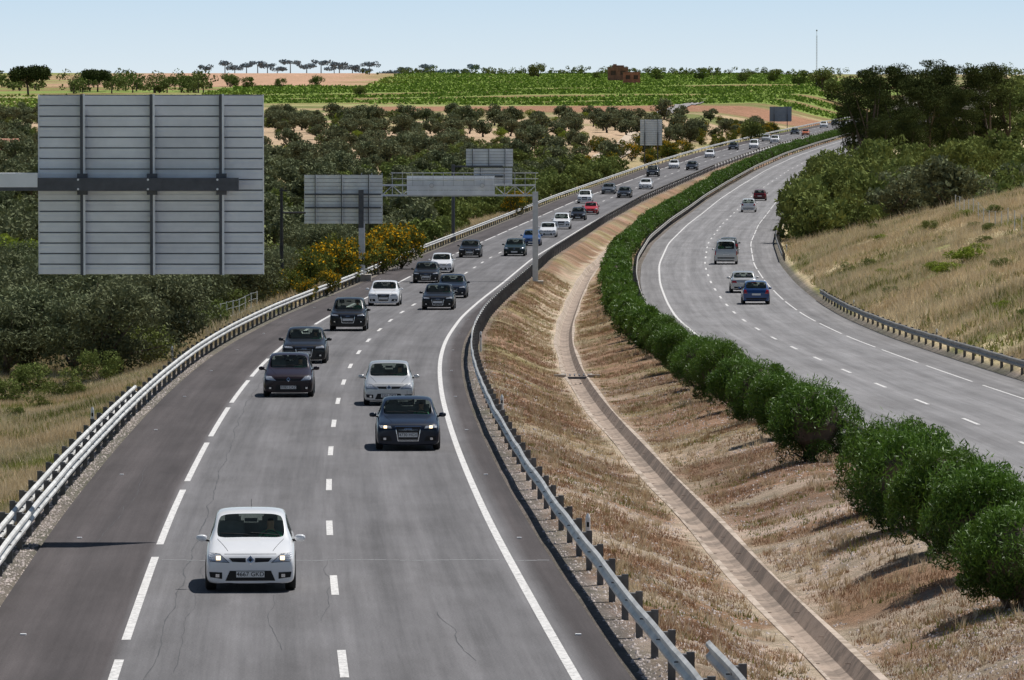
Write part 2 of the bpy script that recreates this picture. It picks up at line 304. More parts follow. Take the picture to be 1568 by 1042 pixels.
def track(name,pts,w,col):
    pts=np.array(pts,float); n=40; t=np.linspace(0,len(pts)-1,n); x=np.interp(t,range(len(pts)),pts[:,0]); d=np.interp(t,range(len(pts)),pts[:,1]); 
    V=[]
    for i in range(n):
        for k in (-1,-.33,.33,1): xx=x[i]+k*w/2; V.append((xx,d[i],float(T(xx,d[i]))+.25))
    ii=np.arange(n*4).reshape(n,4); m=MB(); m.add(V,np.stack([ii[:-1,:-1],ii[:-1,1:],ii[1:,1:],ii[1:,:-1]],-1).reshape(-1,4)); m.build(name,[pbr(name+'_surface',col,.95,var=.15,scale=.4)],True)
track('dirt_track',[(13,930),(17,990),(21.5,1060),(26,1150)],4.5,(.50,.40,.30))
track('local_road',[(33,1330),(38,1420),(47,1550),(58,1680)],4.5,(.26,.24,.23))
# ------------------------------------------------------------ guardrails
WP=[(0,.43),(.055,.47),(.06,.52),(.005,.575),(.005,.605),(.06,.66),(.055,.71),(0,.75)]
def guardrail(xf,zf,o,side,d0,d1,lower=False,mat=None):
    m=MB(); ds=np.unique(np.concatenate([np.arange(d0,min(d1,500),2.),np.arange(500,d1,8.) if d1>500 else np.array([]),[d1]]))
    jt=(vn(ds,ds*0,4.,33)-.5)*.035*(ds<400); x=xf(ds)+o+jt; z=zf(ds)+jt*.6
    def sweep(prof):
        V=np.stack([np.stack([x+side*p[0],ds,z+p[1]],-1) for p in prof],1); ii=np.arange(V.shape[0]*V.shape[1]).reshape(V.shape[:2])
        m.add(V.reshape(-1,3),np.stack([ii[:-1,:-1],ii[:-1,1:],ii[1:,1:],ii[1:,:-1]],-1).reshape(-1,4))
    sweep(WP)
    if lower: sweep([(.04,.08),(.06,.12),(.06,.30),(.04,.34)])
    step=4. if d0<600 else 8.
    for d in np.arange(d0+1,d1,step):
        if d>900 and int(d/4)%2: continue
        xx=float(xf(d))+o; zz=float(zf(d)); m.box((xx-side*.17,d,zz+.32),(.12,.06,.84),1); m.box((xx-side*.06,d,zz+.60),(.12,.14,.22),1)
        if d<400: m.box((xx+side*.04,d,zz+.59),(.06,.03,.02),1)
    m.build('guardrail',[mat or M_rail,M_railpost],False)
guardrail(xL,zL,-6.25,1,40,1700); guardrail(xL,zL,4.85,-1,66,1700)
guardrail(xR,zR,-5.3,1,60,1700,mat=M_rail2); guardrail(xR,zR,6.2,-1,60,362,mat=M_rail2); guardrail(xR,zR,6.2,-1,455,1000,mat=M_rail2)
guardrail(lambda d:xL(d),zL,5.45,-1,40,85); guardrail(xL,zL,-6.60,1,40,186,True)
def delineator(x,d,z):
    m=MB(); m.tube([(0,0,-.2),(0,0,.80)],.05,8,0); m.tube([(0,0,.80),(.0,0,.88)],[.05,.02],8,0); m.box((0,-.05,.66),(.05,.012,.10),1)
    o=m.build('delineator_post',[M_white,M_black]); o.location=(x,d,z)
for d in (115,176,245): delineator(float(xL(d))+5.2,d,float(zL(d))-.05)
for d in (168,226): delineator(float(xL(d))-7.1,d,float(zL(d))-.1)
for d in (268,330,480,560): delineator(float(xR(d))+6.8,d,float(zR(d)))
# ------------------------------------------------------------ signs
def panel(m,x0,x1,y,z0,z1,sl=.21,ribs=()):
    n=max(3,int(round((z1-z0)/sl))); h=(z1-z0)/n; w=x1-x0; cx=(x0+x1)/2
    for i in range(n):
        zc=z0+h*(i+.5); m.box((cx,y,zc-h*.04),(w,.03,h*.86),0); m.box((cx,y-.022,zc+h*.34),(w-.01,.03,h*.08),0); m.box((cx,y-.022,zc-h*.02),(w-.01,.02,h*.06),0); m.box((cx,y+.004,zc+h*.46),(w-.02,.02,h*.07),1)
    m.box((cx,y+.03,(z0+z1)/2),(w-.002,.024,z1-z0-.002),2); m.box((cx,y+.045,(z0+z1)/2),(w-.2,.006,z1-z0-.2),3)
    m.box((x0-.012,y,(z0+z1)/2),(.022,.06,z1-z0),0); m.box((x1+.012,y,(z0+z1)/2),(.022,.06,z1-z0),0)
    for rx in ribs:
        m.box((x0+rx,y-.10,(z0+z1)/2),(.03,.12,z1-z0+.02),1); m.box((x0+rx-.02,y-.165,(z0+z1)/2),(.06,.012,z1-z0+.02),1); m.box((x0+rx+.035,y-.165,(z0+z1)/2),(.045,.014,z1-z0+.02),0)
SM=[M_slat,M_dsteel,M_white,M_blue]
def yz(y,d): return ZC-(y-125)*d/8711.
def px(x,d): return (x-784)*d/8711.
d=121.; m=MB(); x0=-10.05; x1=-5.30; z0=ZC-4.10; z1=ZC-.28
panel(m,x0,x1,d,z0,z1,.224,(.93,2.41,3.88))
zb=ZC-2.18; m.box((x0+1.6,d-.33,zb),(5.3,.30,.27),1); m.box((x0-1.5,d-.33,zb+.09),(3.0,.34,.30),0)
m.tube([(-13.0,d-.33,ZC-11),(-13.0,d-.33,zb+.5)],[.3,.24],14,0)
for rx in (.93,2.41,3.88):
    m.box((x0+rx,d-.2,zb),(.22,.1,.45),1)
    for zq in (zb-.19,zb+.19): m.tube([(x0+rx-.07,d-.50,zq*.0+zb+(.1 if zq>zb else -.1)),(x0+rx-.07,d-.47,zb+(.1 if zq>zb else -.1))],.025,6,0)
m.build('overhead_traffic_sign',SM)
d=390.; m=MB(); zr_=float(zL(d)); xp=1.6; xl_=-10.3; zt=zr_+6.0
m.box((xp,d,zr_+2.9),(.38,.38,6.4),0); m.box((xp,d,zr_-.25),(1.1,1.1,.5),3); m.box((xl_,d,zr_+2.6),(.42,.42,7.0),0); m.box((xl_,d,zr_-.1),(1.3,1.3,1.1),3)
for zz in (zt-.15,zt+.55): m.box(((xp+xl_)/2,d,zz),(xp-xl_,.14,.11),0); m.box(((xp+xl_)/2,d+.7,zz),(xp-xl_,.1,.1),0)
for i in range(18):
    xx=xl_+(xp-xl_)*i/17.; m.box((xx,d,zt+.2),(.05,.05,.6),0); m.box((xx,d-.3,zt+.95),(.035,.035,.9),0)
    if i<17: x2=xl_+(xp-xl_)*(i+1)/17.; m.tube([(xx,d,zt-.12+.64*(i%2)),(x2,d,zt+.52-.64*(i%2))],.03,5,0)
for zz in (zt+1.0,zt+1.4): m.tube([(xl_+2,d-.3,zz),(xp+.2,d-.3,zz)],.03,6,0)
for q in range(4): m.box((-4.2,d-.12,zt+.05+.33*q),(6.0,.1,.31),2)
for xx in (-5.5,-2.05):
    m.tube([(xx,d-.42,zt+.55),(xx,d-.2,zt+.55)],[.16,.12],12,0); m.tube([(xx,d-.45,zt+.55),(xx,d-.42,zt+.55)],[.11,.12],12,4)
m.build('sign_gantry',[M_galv,M_dsteel,M_slat,M_found,M_white])
m=MB(); panel(m,px(466,388.),px(585,388.),388.6,yz(343,388.),yz(268,388.),.25,(.75,2.55,4.4)); 
for zz in (yz(298,388.),yz(318,388.)): m.box((px(525,388),388.35,zz),(5.2,.1,.1),1)
m.box((xl_+.0,388.2,yz(320,388)),(.35,.3,2.6),1)
m.build('overhead_traffic_sign',SM)
m=MB(); dd=352.; xx=px(431,dd); zg=float(T(xx,dd)); m.tube([(xx,dd,zg-.3),(xx,dd,yz(288,dd))],[.14,.09],10,1); m.tube([(xx,dd,yz(326,dd)),(px(468,dd),dd,yz(326,dd))],.06,8,1)
m.box((xx,dd,yz(380,dd)),(.24,.2,.35),1); m.box((xx+.1,dd,yz(292,dd)),(.5,.15,.10),1); m.build('arm_post',[M_galv,M_post])  # plain dark post with a side arm
d=525.; m=MB(); panel(m,px(714,d),px(785,d),d,yz(255,d),yz(228,d),.27,(.6,2.1,3.6)); panel(m,px(726,d),px(784,d),d,yz(283,d),yz(257,d),.27,(.6,2.8))
xx=px(694,d); m.tube([(xx,d-.4,float(T(xx,d))-.3),(xx,d-.4,yz(252,d))],.17,10,1)
for y in (255,270): m.box(((xx+px(770,d))/2,d-.3,yz(y,d)),(px(770,d)-xx,.2,.16),1)
m.build('overhead_traffic_sign',SM)
def roadsign(d,xc,w,h,zc_,mt):
    m=MB(); panel(m,xc-w/2,xc+w/2,d,zc_-h/2,zc_+h/2,.3,(w*.2,w*.8)); zg=float(T(xc,d))
    for s in (-.3,.3): m.box((xc+s*w,d-.2,(zg-.3+zc_)/2),(.16,.16,zc_-zg+.3),1)
    m.build('traffic_sign',[mt]+SM[1:])
roadsign(945.,px(997,945),3.6,4.3,yz(203,945),M_slat); roadsign(1300.,px(1195,1300),5.,3.4,yz(175,1300),M_dslat)
m=MB(); d=2000.; xx=px(1250,d); zg=float(base(xx,d)); zt=yz(46,d)
for s in (-.14,.14): m.tube([(xx+s,d,zg),(xx+s,d,zt-2)],.06,5)
for i in range(20):
    z=zg+(zt-2-zg)*i/20.; m.tube([(xx-.14,d,z),(xx+.14,d,z+.8)],.03,4)
m.tube([(xx,d,zt-2),(xx,d,zt)],.06,5); m.box((xx,d,zt-.3),(.5,.3,.5)); m.build('radio_mast',[M_galv])
def house(name,xc,d,w,dep,h,mats,roof='flat',zoff=0,nub=False):
    zg=float(base(xc,d))+zoff; e=bpy.data.objects.new(name,None); COL.objects.link(e); e.location=(xc,d,zg)
    t=.3; m=MB()
    m.box((-w*.43,-dep/2,h/2),(w*.14,t,h)); m.box((0,-dep/2,h/2),(w*.22,t,h)); m.box((w*.43,-dep/2,h/2),(w*.14,t,h))
    for s in (-1,1): m.box((s*w*.235,-dep/2,h*.88),(w*.25,t,h*.24)); m.box((s*w*.235,-dep/2,h*.20),(w*.25,t,h*.40))
    m.box((-w/2+t/2,0,h/2),(t-.01,dep-t-.01,h)); m.box((w/2-t/2,0,h/2),(t-.01,dep-t-.01,h)); m.box((0,dep/2,h/2),(w,t,h))
    m.build('walls',[mats[0]],parent=e)
    m=MB(); 
    for s in (-1,1): m.box((s*w*.235,-dep/2+.1,h*.58),(w*.245,.05,h*.35))
    m.build('window',[M_bark],parent=e)
    m=MB()
    if roof=='gable':
        V=[(-w/2-.3,-dep/2-.4,h+.0),(w/2+.3,-dep/2-.4,h),(w/2+.3,0,h+dep*.2),(-w/2-.3,0,h+dep*.2),(-w/2-.3,dep/2+.4,h),(w/2+.3,dep/2+.4,h)]
        m.add(V,[[0,1,2,3],[3,2,5,4]]); m.add([V[0],V[3],V[4]],[[0,1,2]]); m.add([V[1],V[2],V[5]],[[0,1,2]])
    else:
        m.box((0,0,h+.1),(w+.3,dep+.3,.2)); 
        if nub: m.box((0,0,h+.55),(w*.6,dep*.6,.7)); m.box((-w*.15,0,h+1.15),(w*.18,.8,.5))
    m.build('roof',[mats[1]],parent=e)
d=2250.
house('ruined_brick_building',px(946,d),d,8.0,6,5.0,[M_brick,M_brick],'flat',nub=True,zoff=.8)
house('brick_shed',px(967,2150),2150,6.4,5,4.3,[M_rooft,M_brick],'flat',zoff=.3)
house('farm_house',px(2,900),900,5,5,2.2,[M_plaster,M_rooft],'gable')
m=MB(); 
for i in range(12): xx=px(14,820)+i*.4; m.box((xx,820,float(T(xx,820))+.8),(.39,.05,1.6+.2*math.sin(i)),0); m.box((xx,820-.06,float(T(xx,820))+.9),(.05,.05,1.9),1)
m.build('netting_fence',[M_teal,M_post])
# wire fence along the foot of the left embankment and on the right bank
def wirefence(pts):
    m=MB(); prev=None
    for (x,d) in pts:
        z=float(T(x,d)); m.tube([(x,d,z-.2),(x,d,z+1.3)],.035,5,0)
        if prev: 
            for h in (.5,.9,1.25): m.tube([(prev[0],prev[1],prev[2]+h),(x,d,z+h)],.006,3,0,cap=False)
        prev=(x,d,z)
    m.build('wire_fence',[M_galv])
wirefence([(float(xR(d))+19,d) for d in np.arange(260,440,6.)])
wirefence([(float(xL(d))-9.0,d) for d in np.arange(262,330,5.)])
# ------------------------------------------------------------ vegetation meshes
def leaves(m,P,L,W,mat,shade,up=0.):
    n=len(P); a=R.normal(size=(n,3)); a[:,2]+=up; a/=np.linalg.norm(a,axis=1)[:,None]; b=np.cross(a,R.normal(size=(n,3))); b/=np.linalg.norm(b,axis=1)[:,None]
    L=np.asarray(L)*(.7+.6*R.random(n)); L=L[:,None]; W=L*W
    V=np.stack([P-a*L/2,P+b*W/2,P+a*L/2,P-b*W/2],1).reshape(-1,3)
    m.add(V,np.arange(4*n).reshape(-1,4),mat,np.repeat(shade,4))
def crown(m,centers,radii,n,L,W,mat,up=0.,flat=.8,spec=None,zr=None):
    K=len(centers); c=R.integers(0,K,n)
    v=R.normal(size=(n,3)); v/=np.linalg.norm(v,axis=1)[:,None]; r=radii[c]*(.55+.5*R.random(n)**.6); P=centers[c]+v*r[:,None]*np.array([1,1,flat])
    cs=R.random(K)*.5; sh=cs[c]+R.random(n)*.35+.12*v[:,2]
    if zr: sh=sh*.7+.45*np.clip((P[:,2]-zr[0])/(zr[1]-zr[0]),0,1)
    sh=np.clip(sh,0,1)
    if spec is not None: 
        fl=(R.random(n)<spec)&(v[:,2]>-.2); sh=np.where(fl,1.1,sh)
    leaves(m,P,L,W,mat,sh,up)
def blob(m,c,r,mat=1,shade=0.):
    bm=bmesh.new(); bmesh.ops.create_icosphere(bm,subdivisions=2,radius=1); v=np.array([q.co[:] for q in bm.verts]); f=[[q.index for q in p.verts] for p in bm.faces]; bm.free()
    v=v*(1+.25*(R.random((len(v),1))-.5)); m.add(v*np.array(r)+np.array(c),f,mat,shade)
def tree_mesh(name,h,rad,K,n,L,leafmat,trunk=.25,base_h=.3,flat=.75,kind='round',W=.45,spec=None):
    m=MB(); zc=h*(base_h+(1-base_h)/2); hz=h*(1-base_h)/2
    th=R.random(K)*2*math.pi; u=R.random(K)**.5; zz=(R.random(K)*2-1)
    if kind=='umbrella': zz=zz*.4; rr=u*1.0
    else: rr=u*np.sqrt(np.maximum(1-zz**2*.85,.05))
    C=np.stack([np.cos(th)*rr*rad*.8,np.sin(th)*rr*rad*.8,zc+zz*hz*.78],1); rads=rad*(.26+.2*R.random(K))*(.8 if kind=='pine' else 1)
    bend=R.normal(size=2)*.08*h
    m.tube([(0,0,-.4),(bend[0]*.3,bend[1]*.3,h*base_h*.6),(bend[0],bend[1],h*base_h*1.1),(bend[0],bend[1],zc)],[trunk,trunk*.75,trunk*.6,trunk*.25],7,0)
    for i in range(min(K,9)):
        p0=np.array([bend[0],bend[1],h*base_h*(.9+.2*R.random())]); m.tube([p0,(p0+C[i])/2+R.normal(size=3)*.08*rad,C[i]],[trunk*.4,trunk*.25,trunk*.08],5,0)
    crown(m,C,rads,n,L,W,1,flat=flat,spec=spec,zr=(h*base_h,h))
    return m.build(name,[M_bark,leafmat],False,link=False)
def put(name,me,x,d,z=None,s=1.,sz=None,rz=None):
    o=obj(name,me); o.location=(x,d,(float(T(x,d)) if d<2000 else float(base(x,d))) if z is None else z); o.scale=(s,s,sz or s); o.rotation_euler=(0,0,random.random()*6.28 if rz is None else rz); return o
OL=[tree_mesh('olive_mesh',4.2,2.5,24,7000,.22,M_olive,.28,.14,W=.4) for _ in range(4)]
OLf=[tree_mesh('olive_far_mesh',4.0,2.5,16,1500,.44,M_olive,.28,.2,W=.5) for _ in range(4)]
SC=[tree_mesh('scrub_mesh',2.0,1.5,14,2600,.17,M_scrub,.06,.02,W=.35) for _ in range(3)]
SCf=[tree_mesh('scrub_far_mesh',2.2,1.8,12,900,.34,M_scrub,.06,.02,W=.45) for _ in range(3)]
BR=[tree_mesh('bright_scrub_mesh',2.0,1.8,14,1800,.22,M_bright,.06,.02,W=.5) for _ in range(2)]
GO=[tree_mesh('gorse_mesh',2.2,1.5,14,2600,.17,M_gorse,.06,.02,W=.5,spec=s) for s in (.12,.34,.06)]
PI=[tree_mesh('pine_mesh',17.2,5.2,70,15000,.38,M_pine,.45,.08,flat=.5,kind='pine',W=.35) for _ in range(3)]
UM=tree_mesh('umbrella_pine_mesh',9,7,34,6000,.7,M_pine,.4,.42,flat=.75,kind='umbrella')
RT=[tree_mesh('ridge_tree_mesh',6,4,16,1300,.7,M_scrub,.25,.1) for _ in range(2)]
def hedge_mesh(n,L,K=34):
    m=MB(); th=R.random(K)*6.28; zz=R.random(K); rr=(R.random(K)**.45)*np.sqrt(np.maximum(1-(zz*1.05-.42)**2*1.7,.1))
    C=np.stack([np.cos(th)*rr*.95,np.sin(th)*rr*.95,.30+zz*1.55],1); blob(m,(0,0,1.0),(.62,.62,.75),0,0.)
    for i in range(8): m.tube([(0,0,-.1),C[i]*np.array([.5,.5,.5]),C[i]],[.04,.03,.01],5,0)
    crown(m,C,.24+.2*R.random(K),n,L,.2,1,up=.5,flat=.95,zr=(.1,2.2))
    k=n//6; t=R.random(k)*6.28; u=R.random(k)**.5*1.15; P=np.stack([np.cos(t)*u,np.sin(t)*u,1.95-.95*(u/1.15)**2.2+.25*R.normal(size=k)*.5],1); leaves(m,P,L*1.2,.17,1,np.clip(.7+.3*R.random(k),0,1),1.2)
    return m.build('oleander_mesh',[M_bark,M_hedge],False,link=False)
HN=[hedge_mesh(18000,.11) for _ in range(4)]; HF=[hedge_mesh(2200,.28) for _ in range(3)]
hd=[(103.5,1.0),(110.5,1.12),(118,1.12),(125.5,1.1),(133,1.08),(157,1.15),(172,1.0),(183,1.0),(194,.98),(205,1.05),(216,1.0),(226,.9),(236,.98),(246,.9)]+[(q,random.uniform(.86,1.06)) for q in list(np.arange(254,420,7.6))+list(np.arange(420,1450,8.5))]
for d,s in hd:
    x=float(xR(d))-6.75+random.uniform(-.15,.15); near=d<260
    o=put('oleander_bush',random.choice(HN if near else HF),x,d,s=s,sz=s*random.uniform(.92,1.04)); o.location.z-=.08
pts=[]
def ok(x,d,r):
    for (a,b) in pts[-400:]:
        if abs(a-x)<r and abs(b-d)<r*1.3 and (a-x)**2+((b-d)/1.3)**2<r*r: return False
    return True
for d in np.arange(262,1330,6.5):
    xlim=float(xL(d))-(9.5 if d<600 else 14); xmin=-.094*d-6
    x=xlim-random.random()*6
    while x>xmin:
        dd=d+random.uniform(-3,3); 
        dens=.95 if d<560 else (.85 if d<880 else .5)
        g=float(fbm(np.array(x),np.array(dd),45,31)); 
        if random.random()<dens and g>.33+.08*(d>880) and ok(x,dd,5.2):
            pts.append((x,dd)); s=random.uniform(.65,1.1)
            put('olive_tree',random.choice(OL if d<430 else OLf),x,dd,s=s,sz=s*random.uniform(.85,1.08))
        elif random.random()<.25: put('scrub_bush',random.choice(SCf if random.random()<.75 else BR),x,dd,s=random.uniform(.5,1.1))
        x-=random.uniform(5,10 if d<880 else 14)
for (u,d,s) in [(195,226,.95),(120,236,.85),(245,246,.95),(60,240,.95),(10,238,.8),(150,254,1.1),(90,266,1.1),(210,268,1.1),(275,280,1.0),(20,262,1.1),(-40,250,1.1)]: put('olive_tree',random.choice(OL),px(u,d),d,s=s,sz=s*.92)
for (u,d,s) in [(40,218,.8),(150,222,.7),(228,238,.8),(300,285,.6),(330,300,.6),(360,318,.8),(5,212,.6),(440,365,.8),(95,214,.6),(60,205,.35),(20,196,.3),(120,212,.4)]: put('scrub_bush',random.choice(SC),px(u,d),d,s=s)
for (u,d,s) in [(20,420,1.6),(45,430,1.4),(0,440,1.6),(395,470,1.1),(300,520,1.2)]: put('broadleaf_bush',random.choice(BR),px(u,d),d,s=s)
for (u,d,s) in [(415,350,.8),(440,345,.9),(480,372,1.3),(505,380,1.4),(530,385,1.3),(560,395,1.3),(590,420,1.5),(608,425,1.5),(500,350,.7),(470,335,.6),(790,640,1.2),(800,650,1.2),(575,410,1.4),(520,392,1.5)]:
    put('gorse_bush',GO[1 if random.random()<.6 else 0],px(u,d),d,s=s)
for i in range(70):
    d=random.uniform(880,1330); x=float(xL(d))-9-abs(random.gauss(0,7)); put('gorse_bush',random.choice(GO),x,d,s=random.uniform(.7,1.4))
for i in range(150):
    d=random.uniform(215,850); x=float(xL(d))-8.3-random.random()**1.5*12
    if d<330 and random.random()<.4: continue
    s=random.uniform(.45,1.05) if d<500 else random.uniform(.7,1.3)
    put('scrub_bush',random.choice(SC if d<420 else SCf),x,d,s=s)
for i in range(170):
    d=random.uniform(620,900); x=float(xL(d))-9-random.random()*24; put('scrub_bush',random.choice(SCf),x,d,s=random.uniform(.9,1.5))
for i in range(170):
    d=random.uniform(500,860); x=float(xR(d))+8.2+random.random()**1.2*30; s=random.uniform(.9,2.0)
    put('scrub_bush',random.choice(SCf),x,d,s=s,sz=s*random.uniform(1,1.4))
for i in range(60):
    d=random.uniform(470,700); x=float(xR(d))+16+random.random()*30; s=random.uniform(.8,1.3); put('olive_tree',random.choice(OLf),x,d,s=s)
for i in range(60):
    d=random.uniform(900,1400); x=float(xR(d))+9+random.random()*50; put('scrub_bush',random.choice(SCf),x,d,s=random.uniform(1,2.4))
for i in range(40):
    d=random.uniform(255,450); x=float(xR(d))+8.5+random.random()*16; s=random.uniform(.2,.5); put('scrub_bush',random.choice(SC if random.random()<.7 else BR),x,d,s=s,sz=s*.8)
for (u,d,s) in [(1455,330,.6),(1480,335,.7),(1430,338,.5),(1500,345,.5)]: put('broadleaf_bush',random.choice(BR),px(u,d),d,s=s,sz=s*.7)
for (u,d,s) in [(1325,905,.97),(1368,935,1.03),(1405,915,.95),(1450,930,1.03),(1488,945,.98),(1518,965,.88),(1345,960,.9),(1430,985,1.03),(1470,900,.72),(1308,950,.76),(1395,890,.6),(1350,885,.55)]:
    put('pine_tree',random.choice(PI),px(u,d),d,s=s,sz=s*random.uniform(.93,1.05))
put('umbrella_pine_tree',UM,px(44,1800),1800.,s=1.05,sz=1.12)
put('umbrella_pine_tree',UM,px(150,1900),1900.,s=.8,sz=.85)
for (u,d,s) in [(822,2400,1.1),(1005,2300,.8),(1075,2300,.9),(1140,2200,.8),(1185,2200,.9),(1225,2050,1.),(1260,1900,1.3),(1285,1800,1.5),(1562,1300,1.2),(1540,1500,1.5),(1555,1700,1.6),(1570,1800,1.6),(1535,1900,1.4),(1150,1150,.75),(552,1750,.6),(912,2350,.5),(355,2000,.8),(380,1950,.7),(430,2000,.6),(485,2020,.7),(350,2050,.8)]:
    put('oak_tree',random.choice(RT),px(u,d),d,s=s)
m=MB()
def cluster(u,d,h,K,sp,n):
    x=px(u,d); z=float(base(x,d)); m.tube([(x,d,z-.5),(x,d,z+h*.6)],[.3,.15],5,0); C=np.array([x,d,z+h*.6])+R.normal(size=(K,3))*np.array([sp,2,h*.18]); crown(m,C,h*.22+.8*R.random(K),n,.75,.6,1)
for i in range(46): cluster(random.uniform(108,312),random.uniform(1850,2100),random.uniform(3,6),7,2.2,260)
for i in range(85): cluster(random.uniform(560,1290),random.uniform(2500,2900),random.uniform(1.5,4),4,2.4,120)
for i in range(30): cluster(random.uniform(1490,1640),random.uniform(1700,2600),random.uniform(3,6),6,2.4,200)
for i in range(30): cluster(random.uniform(-60,60),random.uniform(1900,2400),random.uniform(1.5,3),5,2.4,150)
m.build('distant_tree_line',[M_bark,M_scrub])
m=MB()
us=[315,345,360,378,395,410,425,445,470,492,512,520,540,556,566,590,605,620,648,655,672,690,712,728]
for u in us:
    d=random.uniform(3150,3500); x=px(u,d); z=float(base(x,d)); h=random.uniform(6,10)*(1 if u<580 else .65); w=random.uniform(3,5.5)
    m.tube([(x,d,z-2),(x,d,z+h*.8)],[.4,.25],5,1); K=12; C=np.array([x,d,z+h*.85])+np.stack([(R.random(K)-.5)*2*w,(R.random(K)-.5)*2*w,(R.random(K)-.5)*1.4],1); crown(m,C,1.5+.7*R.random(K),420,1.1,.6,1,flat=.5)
m.build('distant_pine_trees',[M_bark,M_hazepine])
m=MB()
def vines(x0,x1,d0,d1,dens,h=1.0,every=1.):
    n=int((x1-x0)*(d1-d0)*dens); x=x0+R.random(n)*(x1-x0); d=d0+(d1-d0)*R.random(n)
    keep=(vrow(x,d)<-.05)&(vn(x,d,30,8)>.12); x,d=x[keep],d[keep]; z=np.where(d>1900,base(x,d),T(x,np.minimum(d,2390)))+R.random(len(x))*h
    leaves(m,np.stack([x,d,z],1),.9,.8,0,R.random(len(x))*.8+.1)
vines(-98,120,1590,2020,.9,.8); vines(-52,128,2030,2800,.5,.8); vines(-170,-92,1300,1780,.5,.7)
m.build('vineyard',[M_vine])
# ------------------------------------------------------------ grass
def grass(name,x,d,h,nb,mat,wid=.02,spread=.12,zf=T):
    n=len(x); z=zf(x,d); X0=np.repeat(x,nb)+R.normal(size=n*nb)*spread; D0=np.repeat(d,nb)+R.normal(size=n*nb)*spread; Z0=np.repeat(z,nb)-.02
    hh=np.repeat(h,nb)*(.5+.7*R.random(n*nb)); lean=R.normal(size=(n*nb,2))*hh[:,None]*.35; w=wid*(.6+.8*R.random(n*nb)); an=R.random(n*nb)*3.14
    ax=np.cos(an)*w; ay=np.sin(an)*w*.6
    V=np.stack([np.stack([X0-ax,D0-ay,Z0],1),np.stack([X0+ax,D0+ay,Z0],1),np.stack([X0+lean[:,0],D0+lean[:,1],Z0+hh],1)],1).reshape(-1,3)
    s=np.repeat(np.clip(np.repeat(fbm(x,d,2.5,41),nb)+R.normal(size=n*nb)*.2,0,1),3)
    m=MB(); m.add(V,np.arange(len(V)).reshape(-1,3),0,s); m.build(name,[mat])
def scat(n,d0,d1,f0,f1,side,thr,seed,pw=1.):
    d=d0+(d1-d0)*R.random(n)**pw; 
    if side=='L': x=xL(d)-6.75-(f0+(f1-f0)*R.random(n))
    elif side=='R': x=xR(d)+6.5+(f0+(f1-f0)*R.random(n))
    else:
        a=xL(d)+5.3; b=xR(d)-5.3; x=a+(b-a)*R.random(n); c=xL(d)+4.45+.47*(xR(d)-xL(d)-9.6); k=np.abs(x-c)>.7; x,d=x[k],d[k]
    k=fbm(x,d,5 if side!='M' else 2.2,seed)>thr; return x[k],d[k]
x,d=scat(70000,95,300,0.1,11,'L',.40,51); grass('dry_grass',x,d,.18+.35*fbm(x,d,6,3),6,M_dry,.014)
x,d=scat(45000,95,330,0.3,12,'L',.48,53); grass('green_grass',x,d,.15+.35*fbm(x,d,6,3),6,M_green,.02)
x,d=scat(90000,205,540,0.4,26,'R',.32,55); grass('dry_grass',x,d,.15+.9*np.maximum(fbm(x,d,4,3)-.25,0),6,M_dry,.02,.2)
x,d=scat(30000,205,520,0.4,26,'R',.56,57); grass('green_grass',x,d,.2+.45*fbm(x,d,8,5),6,M_green,.03,.2)
x,d=scat(8000,215,520,1,26,'R',.52,58); grass('tall_dry_grass',x,d,.6+.6*fbm(x,d,4,3),9,M_dry,.018,.12)
x,d=scat(75000,84,420,0,0,'M',.50,59,1.2); grass('dry_grass',x,d,.04+.12*fbm(x,d,1.5,3),6,M_brown,.010,.07)
x,d=scat(26000,84,420,0,0,'M',.60,61,1.0); grass('green_grass',x,d,.05+.12*fbm(x,d,1.5,3),7,M_green,.012,.07)
x,d=scat(4500,84,420,0,0,'M',.40,67,1.2); grass('dry_grass_tufts',x,d,.12+.25*fbm(x,d,1.5,3),14,M_dry,.012,.05)
x,d=scat(9000,255,700,0.2,9,'L',.42,63); grass('dry_grass',x,d,.3+.8*fbm(x,d,6,3),7,M_dry,.03,.25)
n=30000; d=84+150*R.random(n)**1.6; xa=xL(d)+4.6; xb=xR(d)-5.3; x=xa+(xb-xa)*R.random(n); k=(fbm(x,d,3,71)>.44)|(x<xa+.9); c=xL(d)+4.45+.47*(xR(d)-xL(d)-9.6); k&=np.abs(x-c)>.62; x,d=x[k],d[k]
n=5000; d2=90+150*R.random(n)**1.4; x2=xL(d2)-6.05-.7*R.random(n); x=np.concatenate([x,x2]); d=np.concatenate([d,d2]); z=T(x,d)
m=MB(); s=.012+.035*R.random(len(x))**2; o6=np.array([(1,0,0),(-1,0,0),(0,1,0),(0,-1,0),(0,0,.8),(0,0,-.6)]); V=np.stack([x,d,z],1)[:,None,:]+o6[None]*s[:,None,None]*(.7+.6*R.random((len(x),6,1)))
f8=np.array([(0,2,4),(2,1,4),(1,3,4),(3,0,4),(2,0,5),(1,2,5),(3,1,5),(0,3,5)]); FF=(np.arange(len(x))[:,None,None]*6+f8[None]).reshape(-1,3)
m.add(V.reshape(-1,3),FF); m.build('gravel_stones',[pbr('gravel_stone',(.50,.43,.39),.9,var=.45,scale=6)])
